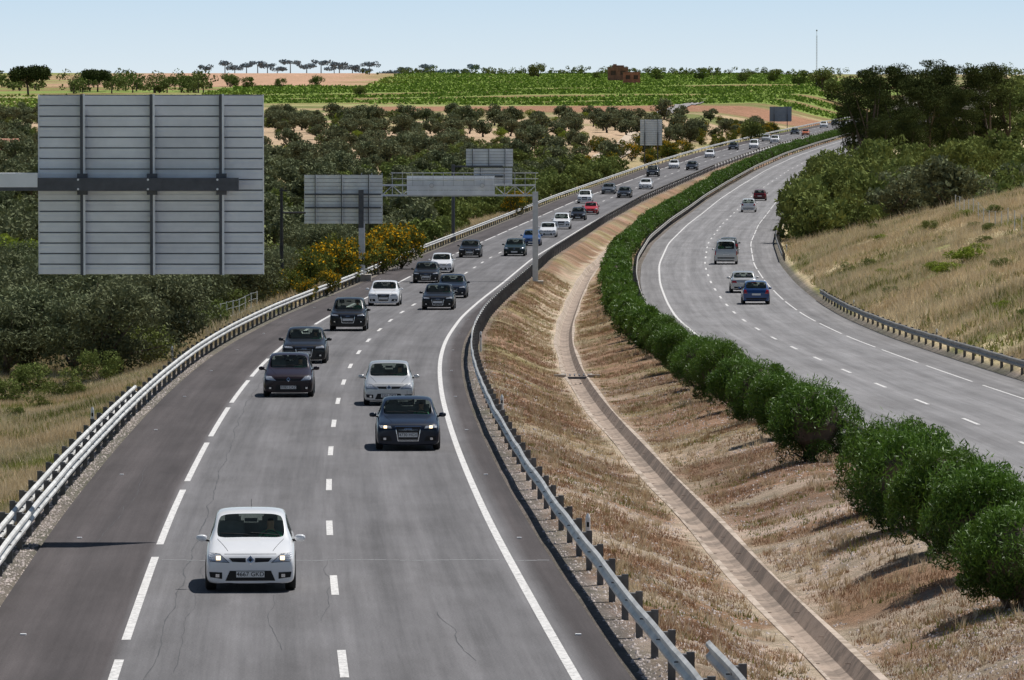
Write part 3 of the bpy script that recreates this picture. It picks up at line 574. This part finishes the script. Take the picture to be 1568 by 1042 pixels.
# ------------------------------------------------------------ cars
def glass_mat():
    m,nt,b=newmat('car_glass'); b.inputs['Base Color'].default_value=(.01,.012,.012,1); b.inputs['Roughness'].default_value=.03; b.inputs['Specular IOR Level'].default_value=.5
    tc=nt.nodes.new('ShaderNodeTexCoord'); n=noise(nt,tc.outputs['Object'],3); c=mixc(nt,n,(.66,.76,.71),(.80,.86,.83))
    t=N(nt,'ShaderNodeBsdfTransparent'); nt.links.new(c,t.inputs[0]); mx=nt.nodes.new('ShaderNodeMixShader'); mx.inputs[0].default_value=.8
    nt.links.new(b.outputs[0],mx.inputs[1]); nt.links.new(t.outputs[0],mx.inputs[2]); nt.links.new(mx.outputs[0],nt.nodes['Material Output'].inputs[0]); return m
M_glass=glass_mat()
M_chrome=pbr('chrome',(.7,.7,.72),.15,1.,.02); M_lens=pbr('headlight_lens',(.50,.52,.55),.1,.4,.35,16,coat=1.)
M_tyre=pbr('tyre_rubber',(.018,.018,.018),.8); M_rim=pbr('alloy_rim',(.45,.45,.47),.3,.8); M_red=pbr('tail_light',(.40,.01,.01),.15,coat=1.); M_plate=pbr('number_plate',(.75,.75,.74),.5,var=.02)
M_int=pbr('car_interior',(.10,.10,.10),.85); M_seat=pbr('seat_fabric',(.28,.28,.29),.9); M_skin=pbr('skin',(.55,.34,.24),.6); M_shirt=pbr('shirt',(.14,.42,.24),.9); M_amber=pbr('indicator',(.7,.25,.03),.2)
def lamp_mat():
    m,nt,b=newmat('lit_headlamp'); b.inputs['Emission Color'].default_value=(1,.72,.38,1); b.inputs['Emission Strength'].default_value=2.2; b.inputs['Base Color'].default_value=(.9,.85,.7,1)
    tc=nt.nodes.new('ShaderNodeTexCoord'); n=noise(nt,tc.outputs['Object'],20); c=mixc(nt,n,(.9,.8,.6),(1,.95,.8)); nt.links.new(c,b.inputs['Base Color']); return m
M_lit=lamp_mat()
def paint(name,col,metal=.0,rough=.3):
    dk=max(col)<.2; return pbr(name,col,rough,metal,.03,2,coat=.35 if dk else .8,spec=.3 if dk else .5)
def driver_mesh():
    V=[(0,0,.0),(0,-.02,.25),(0,0,.48),(0,-.01,.58),(0,-.03,.68),(0,-.02,.80),(-.19,.0,.46),(-.24,-.15,.24),(-.15,-.42,.30),(.19,.0,.46),(.24,-.15,.24),(.15,-.42,.30),(-.1,-.42,-.02),(.1,-.42,-.02)]
    E=[(0,1),(1,2),(2,3),(3,4),(4,5),(2,6),(6,7),(7,8),(2,9),(9,10),(10,11),(0,12),(0,13)]
    Rr=[.16,.15,.13,.055,.085,.075,.075,.05,.04,.075,.05,.04,.08,.08]
    me=bpy.data.meshes.new('drv'); me.from_pydata(V,E,[]); o=obj('drv',me); md=o.modifiers.new('s','SKIN')
    for i,r in enumerate(Rr): me.skin_vertices[0].data[i].radius=(r,r*.85)
    me.skin_vertices[0].data[0].use_root=True; o.modifiers.new('ss','SUBSURF').levels=1
    dg=bpy.context.evaluated_depsgraph_get(); dg.update(); e=bpy.data.meshes.new_from_object(o.evaluated_get(dg)); bpy.data.objects.remove(o)
    e.materials.clear(); [e.materials.append(q) for q in (M_shirt,M_skin,M_black)]
    for p in e.polygons:
        c=p.center; p.use_smooth=True; p.material_index= 1 if (c.z>.54 or (c.y<-.36 and c.z>.15)) else 0
        if c.z>.74 or (c.z>.62 and c.y>.02): p.material_index=2
    return e
try: DRV=driver_mesh()
except Exception as ex: print('driver',ex); DRV=None
KIND={
'hatch':dict(L=3.85,W=1.66,H=1.43,st=[(0,.84,.17,.50,.56),(.010,.95,.15,.58,.655),(.035,.985,.15,.66,.745),(.10,.995,.15,.72,.82),(.18,1,.16,.79,.90),(.255,1,.17,.84,.955),(.345,1,.18,.88,1.18),(.44,1,.18,.89,1.36),(.50,1,.18,.90,1.41),(.60,1,.18,.90,1.43),(.625,1,.18,.90,1.43),(.76,1,.18,.90,1.42),(.87,.99,.18,.91,1.37),(.92,.98,.18,.91,1.18),(.965,.965,.19,.88,.97),(.99,.93,.22,.78,.86),(1,.84,.28,.60,.68)],iw=(5,7),ir=(12,14),pil=9),
'sedan':dict(L=4.5,W=1.78,H=1.43,st=[(0,.84,.17,.52,.58),(.010,.95,.15,.60,.68),(.035,.985,.15,.67,.77),(.10,.995,.15,.74,.84),(.20,1,.17,.80,.905),(.285,1,.18,.85,.96),(.36,1,.18,.88,1.18),(.44,1,.18,.89,1.36),(.49,1,.18,.90,1.41),(.56,1,.18,.90,1.43),(.58,1,.18,.90,1.43),(.68,1,.18,.91,1.41),(.74,.99,.18,.92,1.35),(.80,.98,.18,.93,1.15),(.86,.975,.18,.92,1.01),(.95,.96,.2,.90,.985),(.988,.93,.24,.82,.92),(1,.85,.28,.60,.70)],iw=(5,7),ir=(12,14),pil=9),
'suv':dict(L=4.35,W=1.83,H=1.66,st=[(0,.84,.24,.62,.70),(.010,.95,.21,.72,.82),(.035,.985,.21,.80,.91),(.10,.995,.21,.86,.98),(.18,1,.22,.91,1.03),(.255,1,.23,.95,1.07),(.33,1,.23,1.0,1.33),(.405,1,.23,1.01,1.57),(.46,1,.23,1.02,1.63),(.58,1,.23,1.02,1.66),(.605,1,.23,1.02,1.66),(.76,1,.23,1.03,1.65),(.90,.99,.23,1.04,1.60),(.94,.985,.23,1.04,1.38),(.97,.97,.24,1.0,1.10),(.99,.94,.28,.85,.95),(1,.86,.34,.66,.76)],iw=(5,7),ir=(12,14),pil=9),
'van':dict(L=4.4,W=1.84,H=1.88,st=[(0,.72,.30,.62,.70),(.012,.88,.26,.74,.84),(.04,.95,.24,.82,.94),(.09,.98,.23,.90,1.02),(.15,.99,.23,.97,1.09),(.20,1,.23,1.02,1.15),(.27,1,.23,1.06,1.45),(.34,1,.23,1.07,1.74),(.40,1,.23,1.08,1.83),(.55,1,.23,1.08,1.88),(.575,1,.23,1.08,1.88),(.78,1,.23,1.08,1.87),(.965,.99,.23,1.08,1.83),(.978,.985,.23,1.08,1.55),(.988,.97,.24,1.06,1.22),(.996,.95,.28,.9,1.02),(1,.90,.34,.66,.80)],iw=(5,7),ir=(12,14),pil=9)}
def lathe_x(m,prof,c,n=22):
    V=[];F=[];MM=[]
    for (x,r,mi) in prof:
        for j in range(n): a=2*math.pi*j/n; V.append((c[0]+x,c[1]+r*math.cos(a),c[2]+r*math.sin(a)))
    for i in range(len(prof)-1):
        for j in range(n): F.append([i*n+j,i*n+(j+1)%n,(i+1)*n+(j+1)%n,(i+1)*n+j]); MM.append(prof[i][2])
    m.add(V,F,np.array(MM))
CACHE={}
def template(kind,style):
    key=(kind,style)
    if key in CACHE: return CACHE[key]
    K=KIND[kind]; L,W,H=K['L'],K['W'],K['H']; hw=W/2; secs=[]
    for (t,w,zb,zs,zt) in K['st']:
        g=min(max((zt-zs)/.5,0),1); y=t*L
        P=[(0,zb),(.90*w,zb),(.985*w,zb+.06),(w,(zb+zs)*.52),(.99*w,zs-.06),(.955*w,zs),(.925*w,zs+.03),((.89-.12*g)*w,zt-.03-.05*g),((.81-.105*g)*w,zt-.012-.018*g),(.42*w,zt-.002),(0,zt)]
        secs.append([(p[0]*hw,y,p[1]) for p in P])
    npf=11; ring=[]; bm=bmesh.new()
    for s in secs:
        r=[bm.verts.new(p) for p in s]; l=[r[0]]+[bm.verts.new((-p[0],p[1],p[2])) for p in s[1:-1]]+[r[-1]]; ring.append((r,l))
    iw,ir,pil=K['iw'],K['ir'],K['pil']
    for j in range(len(secs)-1):
        for side in (0,1):
            A=ring[j][side];B=ring[j+1][side]
            for i in range(npf-1):
                f=bm.faces.new([A[i],A[i+1],B[i+1],B[i]]); mi=0
                if iw[0]<=j<iw[1] and i>=8: mi=1
                if ir[0]<=j<ir[1] and i>=8: mi=1
                if iw[0]+1<=j<ir[1]-(1) and i==6 and j!=pil: mi=1
                if i<1: mi=2
                if j==pil and i==6: mi=2
                f.material_index=mi
    for j in (0,len(secs)-1):
        r,l=ring[j]
        for i in range(1,npf-2): f=bm.faces.new([r[i],r[i+1],l[i+1],l[i]])
        bm.faces.new([r[0],r[1],l[1]]); bm.faces.new([r[-1],r[-2],l[-2]])
    bmesh.ops.recalc_face_normals(bm,faces=bm.faces); 
    me=bpy.data.meshes.new('car_body'); bm.to_mesh(me); bm.free()
    for p in me.polygons: p.use_smooth=True
    cr=me.attributes.new('crease_edge','FLOAT','EDGE')
    ef={}
    for p in me.polygons:
        for e in p.edge_keys: ef.setdefault(e,[]).append(p.material_index)
    for e in me.edges:
        ms=ef.get(tuple(sorted(e.vertices)),[]); 
        if len(set(ms))>1 and 1 in ms: cr.data[e.index].value=.75
    for q in (M_black,M_glass,M_black): me.materials.append(q)
    o=obj('tmp',me); o.modifiers.new('s','SUBSURF').levels=2; dg=bpy.context.evaluated_depsgraph_get(); dg.update(); body=bpy.data.meshes.new_from_object(o.evaluated_get(dg)); bpy.data.objects.remove(o)
    bvh=BVHTree.FromPolygons([v.co[:] for v in body.vertices],[p.vertices[:] for p in body.polygons])
    det=MB()
    def hit(x,z,front=True):
        if front: r=bvh.ray_cast(Vector((x,-2,z)),Vector((0,1,0)))
        else: r=bvh.ray_cast(Vector((x,L+2,z)),Vector((0,-1,0)))
        return r[0].y if r[0] is not None else None
    def patch(c4,mat,front=True,off=.007,n=8,mm=4,flat=False,mirror=True):
        for sg in ((1,-1) if mirror else (1,)):
            c=[(sg*p[0],p[1]) for p in c4]; V=[]
            for i in range(n+1):
                for j in range(mm+1):
                    u,v=i/n,j/mm; x=(c[0][0]*(1-u)+c[1][0]*u)*(1-v)+(c[3][0]*(1-u)+c[2][0]*u)*v; z=(c[0][1]*(1-u)+c[1][1]*u)*(1-v)+(c[3][1]*(1-u)+c[2][1]*u)*v
                    y=hit(x,z,front); V.append([x,y,z])
            yy=[q[1] for q in V if q[1] is not None]
            if not yy: return
            yf=min(yy) if front else max(yy)
            for q in V:
                if q[1] is None: q[1]=(max(yy) if front else min(yy))
                if flat: q[1]=yf
                q[1]+=-off if front else off
            n1=mm+1; F=[[i*n1+j,i*n1+j+1,(i+1)*n1+j+1,(i+1)*n1+j] for i in range(n) for j in range(mm)]
            det.add(V,F,mat)
    s=hw/.83; z0=K['st'][2][4]-.745
    if kind=='van': z0=.17
    lit=style in('lit','grille_lit')
    if style in ('grille','grille_lit'):
        patch([(.40*s,.58+z0),(.74*s,.60+z0),(.77*s,.70+z0),(.44*s,.67+z0)],1,off=.005); patch([(.42*s,.595+z0),(.72*s,.61+z0),(.75*s,.69+z0),(.455*s,.66+z0)],0,off=.011)
        patch([(-.27*s,.24+z0),(.27*s,.24+z0),(.34*s,.66+z0),(-.34*s,.66+z0)],3,off=.006,mirror=False); patch([(-.25*s,.26+z0),(.25*s,.26+z0),(.318*s,.643+z0),(-.318*s,.643+z0)],1,off=.012,mirror=False)
        for q in range(5): patch([(-.25*s,.29+z0+.065*q),(.25*s,.29+z0+.065*q),(.25*s,.295+z0+.065*q),(-.25*s,.295+z0+.065*q)],3,off=.016,n=6,mm=1,mirror=False)
        for q in (-.075,-.025,.025,.075): patch([(q-.026,.555+z0),(q+.026,.555+z0),(q+.026,.605+z0),(q-.026,.605+z0)],3,off=.02,n=2,mm=2,mirror=False); patch([(q-.016,.566+z0),(q+.016,.566+z0),(q+.016,.594+z0),(q-.016,.594+z0)],1,off=.023,n=2,mm=2,mirror=False)
        patch([(.42*s,.24+z0),(.72*s,.25+z0),(.72*s,.38+z0),(.46*s,.38+z0)],1)
        pz=.36
    else:
        patch([(.38*s,.545+z0),(.74*s,.57+z0),(.80*s,.735+z0),(.56*s,.71+z0)],1,off=.005); patch([(.405*s,.555+z0),(.73*s,.58+z0),(.785*s,.725+z0),(.565*s,.70+z0)],0,off=.011)
        patch([(.085*s,.555+z0),(.33*s,.565+z0),(.40*s,.635+z0),(.085*s,.635+z0)],1)
        patch([(-.46*s,.215+z0),(.46*s,.215+z0),(.38*s,.40+z0),(-.38*s,.40+z0)],1,mirror=False,off=.006); patch([(.52*s,.25+z0),(.74*s,.28+z0),(.76*s,.38+z0),(.52*s,.37+z0)],1)
        patch([(-.068,.60+z0),(0,.52+z0),(.068,.60+z0),(0,.68+z0)],3,off=.014,mirror=False,n=3,mm=3); patch([(-.036,.60+z0),(0,.558+z0),(.036,.60+z0),(0,.642+z0)],1,off=.017,mirror=False,n=2,mm=2)
        pz=.28
    for sg in (1,-1):
        pts=[]
        for q in range(12):
            yy=.05*L+q*(K['st'][5][0]*L-.07*L)/11.; xx=sg*hw*(.50+.24*q/11.); r=bvh.ray_cast(Vector((xx,yy,3)),Vector((0,0,-1)))
            if r[0]: pts.append((xx,yy,r[0].z+.001))
        det.tube(pts,.005,4,1)
    patch([(-.48*s,.70+z0),(.48*s,.70+z0),(.48*s,.707+z0),(-.48*s,.707+z0)],1,off=.003,n=16,mm=1,mirror=False)
    if lit: patch([(.55*s,.60+z0),(.63*s,.60+z0),(.63*s,.67+z0),(.55*s,.67+z0)],5,off=.018,n=4,mm=3)
    patch([(.57*s,.28+z0),(.64*s,.28+z0),(.64*s,.34+z0),(.57*s,.34+z0)],3,off=.016,n=3,mm=3)
    patch([(-.26,pz+z0),(.26,pz+z0),(.26,pz+.11+z0),(-.26,pz+.11+z0)],2,off=.024,flat=True,mirror=False)
    rz=z0
    if kind in('hatch','suv'): patch([(.52*s,.66+rz),(.76*s,.66+rz),(.74*s,.88+rz),(.62*s,.90+rz)],4,False)
    elif kind=='sedan': patch([(.42*s,.66),(.76*s,.66),(.76*s,.82),(.48*s,.83)],4,False)
    else: patch([(.72*s,.75),(.80*s,.75),(.78*s,1.15),(.72*s,1.15)],4,False)
    patch([(-.26,.56+rz),(.26,.56+rz),(.26,.67+rz),(-.26,.67+rz)],2,False,off=.02,flat=True,mirror=False); patch([(-.60*s,.30+rz),(.60*s,.30+rz),(.62*s,.40+rz),(-.62*s,.40+rz)],1,False,mirror=False)
    wh=MB(); wr=.30 if kind in('hatch',) else (.315 if kind=='sedan' else .345)
    for yw in (.17*L+.08,.80*L):
        for sg in (-1,1):
            xw=sg*(hw-.125); pr=[(-.10,.05,0),(-.10,wr-.03,0),(-.07,wr,0),(.07,wr,0),(.098,wr-.03,0),(.104,wr*.68,1),(.085,wr*.62,1),(.07,wr*.35,1),(.10,wr*.12,1),(.10,.001,1)]
            pr=[(p[0]*sg+sg*.032,p[1],p[2]) for p in pr]; lathe_x(wh,pr,(xw,yw,wr))
            for q in range(5):
                a=q*2*math.pi/5; wh.box((xw+sg*.125,yw+math.cos(a)*wr*.4,wr+math.sin(a)*wr*.4),(.012,.06,.06),1)
            for q in range(20):
                a0=math.pi*q/20-.0; a1=math.pi*(q+1)/20; r0,r1=wr,wr+.055; X_=sg*(hw+.004)
                wh.add([(X_,yw+r0*math.cos(a0),wr+r0*math.sin(a0)),(X_,yw+r1*math.cos(a0),wr+r1*math.sin(a0)),(X_,yw+r1*math.cos(a1),wr+r1*math.sin(a1)),(X_,yw+r0*math.cos(a1),wr+r0*math.sin(a1))],[[0,1,2,3]],0)
    wheels=wh.build('wheels',[M_tyre,M_rim],True,link=False)
    mi=MB(); zs=K['st'][5][3]; ym=K['st'][5][0]*L+.22
    for sg in (-1,1):
        bm=bmesh.new(); bmesh.ops.create_icosphere(bm,subdivisions=2,radius=1); v=np.array([q.co[:] for q in bm.verts]); f=[[q.index for q in p.verts] for p in bm.faces]; bm.free()
        v=np.sign(v)*np.abs(v)**.75; mi.add(v*np.array([.105,.06,.065])+np.array([sg*(hw+.085),ym,zs+.09]),f,0); mi.tube([(sg*(hw-.06),ym+.03,zs+.04),(sg*(hw+.03),ym+.01,zs+.06)],.028,6,1)
    mirrors=mi.build('mirrors',[M_black,M_black],True,link=False)
    for x0_,x1_ in ((-.05,-.55),(.50,.0)):
        yw0=K['st'][5][0]*L
        def ws(x,t): 
            r=bvh.ray_cast(Vector((x*s,yw0+.02+t*.3,3)),Vector((0,0,-1))); return (x*s,yw0+.02+t*.3,(r[0].z if r[0] else zs)+.012)
        det.tube([ws(x0_,.12),ws((x0_+x1_)/2,.22),ws(x1_,.3)],.009,4,1)
    yr=K['st'][11][0]*L; det.tube([(0,yr,H-.02),(0,yr+.12,H+.12)],.004,4,1)
    details=det.build('details',[M_lens,M_black,M_plate,M_chrome,M_red,M_lit,M_amber],False,link=False)
    im=MB(); yc=K['st'][5][0]*L; 
    im.box((0,yc+.42,zs-.02),(W*.80,.5,.14),0); im.box((0,L*.55,.42),(W*.85,L*.55,.1),0)
    for sg in (-1,1):
        xs=sg*W*.22; im.box((xs,L*.56,.60),(.48,.5,.14),1); im.box((xs,L*.56+.27,.88),(.46,.12,.60),1); im.box((xs,L*.56+.31,H-.22),(.26,.09,.18),1); im.tube([(xs,L*.56+.31,1.1),(xs,L*.56+.31,H-.25)],.015,5,0)
    im.box((0,L*.80,.85),(W*.7,.12,.5),1)
    for sg in (-1,1): im.box((sg*W*.2,L*.80+.03,1.14),(.26,.09,.16),1)
    a=np.linspace(0,2*math.pi,17); xs=W*.22; im.tube([(xs+.18*math.cos(q),yc+.72,zs+.02+.17*math.sin(q)) for q in a],.014,5,0,cap=False)
    im.box((0,yc+.82,H-.20),(.24,.04,.07),0)
    interior=im.build('interior',[M_int,M_seat],False,link=False)
    CACHE[key]=dict(body=body,details=details,wheels=wheels,mirrors=mirrors,interior=interior,K=K,hit=hit,z0=z0,pz=pz,bvh=bvh)
    return CACHE[key]
PC={}
def getpaint(n,c,metal=0.):
    if n not in PC: PC[n]=paint('car_paint_'+n,c,metal)
    return PC[n]
COLS={'white':((.80,.80,.80),0),'black':((.006,.006,.007),.0),'navy':((.007,.013,.028),.0),'aubergine':((.016,.007,.011),.0),'silver':((.52,.52,.51),.4),'grey':((.10,.11,.12),.2),'blue':((.012,.06,.20),.1),'red':((.50,.015,.015),0),'orange':((.5,.12,.02),0),'charcoal':((.010,.011,.013),.0),'dgreen':((.006,.02,.018),.0),'maroon':((.12,.012,.015),.0)}
NAME={'hatch':'hatchback_car','sedan':'sedan_car','suv':'suv_car','van':'van'}
def car(kind,color,d,off,style='plain',away=False,plate=None,rack=False,scale=1.):
    t=template(kind,style); K=t['K']; xf,zf=(xR,zR) if away else (xL,zL)
    e=bpy.data.objects.new(NAME[kind],None); COL.objects.link(e)
    c=d+K['L']/2; tan=Vector((float(xf(c+2)-xf(c-2)),4.,float(zf(c+2)-zf(c-2)))).normalized()
    yv=-tan if away else tan; xv=yv.cross(Vector((0,0,1))).normalized(); zv=xv.cross(yv)
    d0=d+K['L'] if away else d
    o=Vector((float(xf(d0))+off,d0,float(zf(d0))+.002)); Mx=Matrix((xv,yv,zv)).transposed().to_4x4(); Mx.translation=o; e.matrix_world=Mx@Matrix.Scale(scale,4)
    p=getpaint(color,*COLS[color]); b=t['body'].copy(); b.materials[0]=p; obj('body',b,e); obj('details',t['details'],e); obj('wheels',t['wheels'],e); obj('interior',t['interior'],e)
    mm=t['mirrors'].copy(); mm.materials[0]=p; obj('mirrors',mm,e)
    if DRV and d<600:
        q=obj('driver',DRV,e,(K['W']*.22,K['L']*.56+.08,K['H']-1.02+ .08)); q.scale=(.95,.95,.95)
    if plate:
        cu=bpy.data.curves.new('plate_text','FONT'); cu.body=plate; cu.size=.115; cu.align_x='CENTER'; cu.align_y='CENTER'; cu.extrude=.001; cu.materials.append(M_black)
        q=bpy.data.objects.new('plate_text',cu); COL.objects.link(q); q.parent=e; y=min([t['hit'](xx,t['pz']+zz+t['z0']) or 9 for xx in (-.26,-.13,0,.13,.26) for zz in (0,.03,.055,.08,.11)]); q.location=(0,y-.03,t['pz']+.055+t['z0']); q.rotation_euler=(math.pi/2,0,0)
    if rack:
        m=MB()
        for s in (-1,1): m.tube([(s*.62,1.2,K['H']+.06),(s*.62,K['L']-.5,K['H']+.06)],.02,6)
        for yy in (1.5,2.6,3.6): m.tube([(-.62,yy,K['H']+.06),(.62,yy,K['H']+.06)],.02,6); [m.tube([(s*.62,yy,K['H']-.06),(s*.62,yy,K['H']+.06)],.02,6) for s in(-1,1)]
        m.build('roof_rack',[M_galv],parent=e)
    return e
car('hatch','white',104.6,-1.56,'lit',plate='4667 GKD')
car('sedan','navy',157.5,2.15,'grille_lit',plate='4730 HGV')
car('hatch','aubergine',194.5,-1.73,'plain',plate='9783 CXZ',scale=1.03)
car('hatch','silver',187.5,1.72,'plain',plate='5521 DKR')
car('sedan','charcoal',228.,-1.9,'grille'); car('suv','black',274.,-1.45,'grille',scale=.96)
car('sedan','white',324.,-1.6,'grille'); car('sedan','black',315.,1.8,'grille'); car('sedan','navy',343.,1.65,'grille')
car('sedan','black',383.,-1.6,'grille'); car('hatch','white',412.,-1.8,'plain'); car('sedan','black',463.,-1.7,'grille'); car('sedan','dgreen',468.,1.75,'plain')
car('hatch','blue',505.,1.6); car('hatch','white',540.,1.7); car('suv','white',578.,1.6,'grille'); car('hatch','black',622.,1.6); car('hatch','red',648.,1.75)
car('suv','white',705.,-1.7,'grille'); car('sedan','grey',752.,-1.6,'grille'); car('sedan','charcoal',733.,1.7,'grille'); car('sedan','white',778.,1.75); car('suv','charcoal',850.,-1.7,'grille')
car('hatch','white',903.,-1.7); car('sedan','black',893.,1.75,'grille'); car('hatch','white',985.,-1.2); car('sedan','black',1055.,-1.7,'grille'); car('van','white',1062.,1.7); car('suv','white',1125.,1.7,'grille'); car('hatch','silver',1150.,-1.7)
car('sedan','black',1245.,-1.7,'grille'); car('hatch','orange',1228.,1.7); car('suv','white',1360.,-1.7,'grille'); car('hatch','white',1385.,1.7); car('sedan','charcoal',1410.,-1.7,'grille'); car('hatch','silver',1440.,1.7)
car('hatch','blue',353.,1.85,away=True,scale=1.03); car('sedan','silver',378.,1.75,away=True); car('van','silver',449.,1.65,away=True,rack=True); car('hatch','black',480.,1.9,away=True); car('suv','white',660.,1.6,away=True,scale=.95); car('hatch','maroon',720.,1.7,away=True)
# ------------------------------------------------------------ light, sky, camera
w=bpy.data.worlds.new('World'); scene.world=w; w.use_nodes=True; nt=w.node_tree; bg=nt.nodes['Background']; ST=.05
sky=nt.nodes.new('ShaderNodeTexSky'); sky.sky_type='NISHITA'; sky.sun_disc=False; sd=Vector((.39,.42,1)).normalized()
sky.sun_elevation=math.asin(sd.z); sky.sun_rotation=math.atan2(sd.x,sd.y); sky.altitude=100; sky.air_density=1.; sky.dust_density=.3; sky.ozone_density=2.
tc=nt.nodes.new('ShaderNodeTexCoord'); sp=nt.nodes.new('ShaderNodeSeparateXYZ'); nt.links.new(tc.outputs['Generated'],sp.inputs[0])
k=1/ST
hz=mixc(nt,ramp(nt,sp.outputs[2],-.002,.016),(.74*k,.825*k,.875*k),(.56*k,.72*k,.86*k))
nt.links.new(mixc(nt,ramp(nt,sp.outputs[2],.02,.16),hz,sky.outputs[0]),bg.inputs[0]); bg.inputs[1].default_value=ST
sl=bpy.data.lights.new('sun','SUN'); sl.energy=5.0; sl.angle=math.radians(.53); sl.color=(1,.975,.94); so=bpy.data.objects.new('sun',sl); COL.objects.link(so); so.rotation_euler=sd.to_track_quat('Z','Y').to_euler(); so.location=(30,40,80)
cam=bpy.data.cameras.new('camera'); cam.lens=200; cam.sensor_width=36; cam.clip_start=1; cam.clip_end=20000; co=bpy.data.objects.new('camera',cam); COL.objects.link(co)
co.location=(0,0,ZC); co.rotation_euler=(math.radians(90)-math.atan(396/8711.),0,0); scene.camera=co
scene.view_settings.view_transform='Standard'; scene.view_settings.look='None'; scene.view_settings.exposure=0
for me in list(bpy.data.meshes):
    if me.users==0: bpy.data.meshes.remove(me)
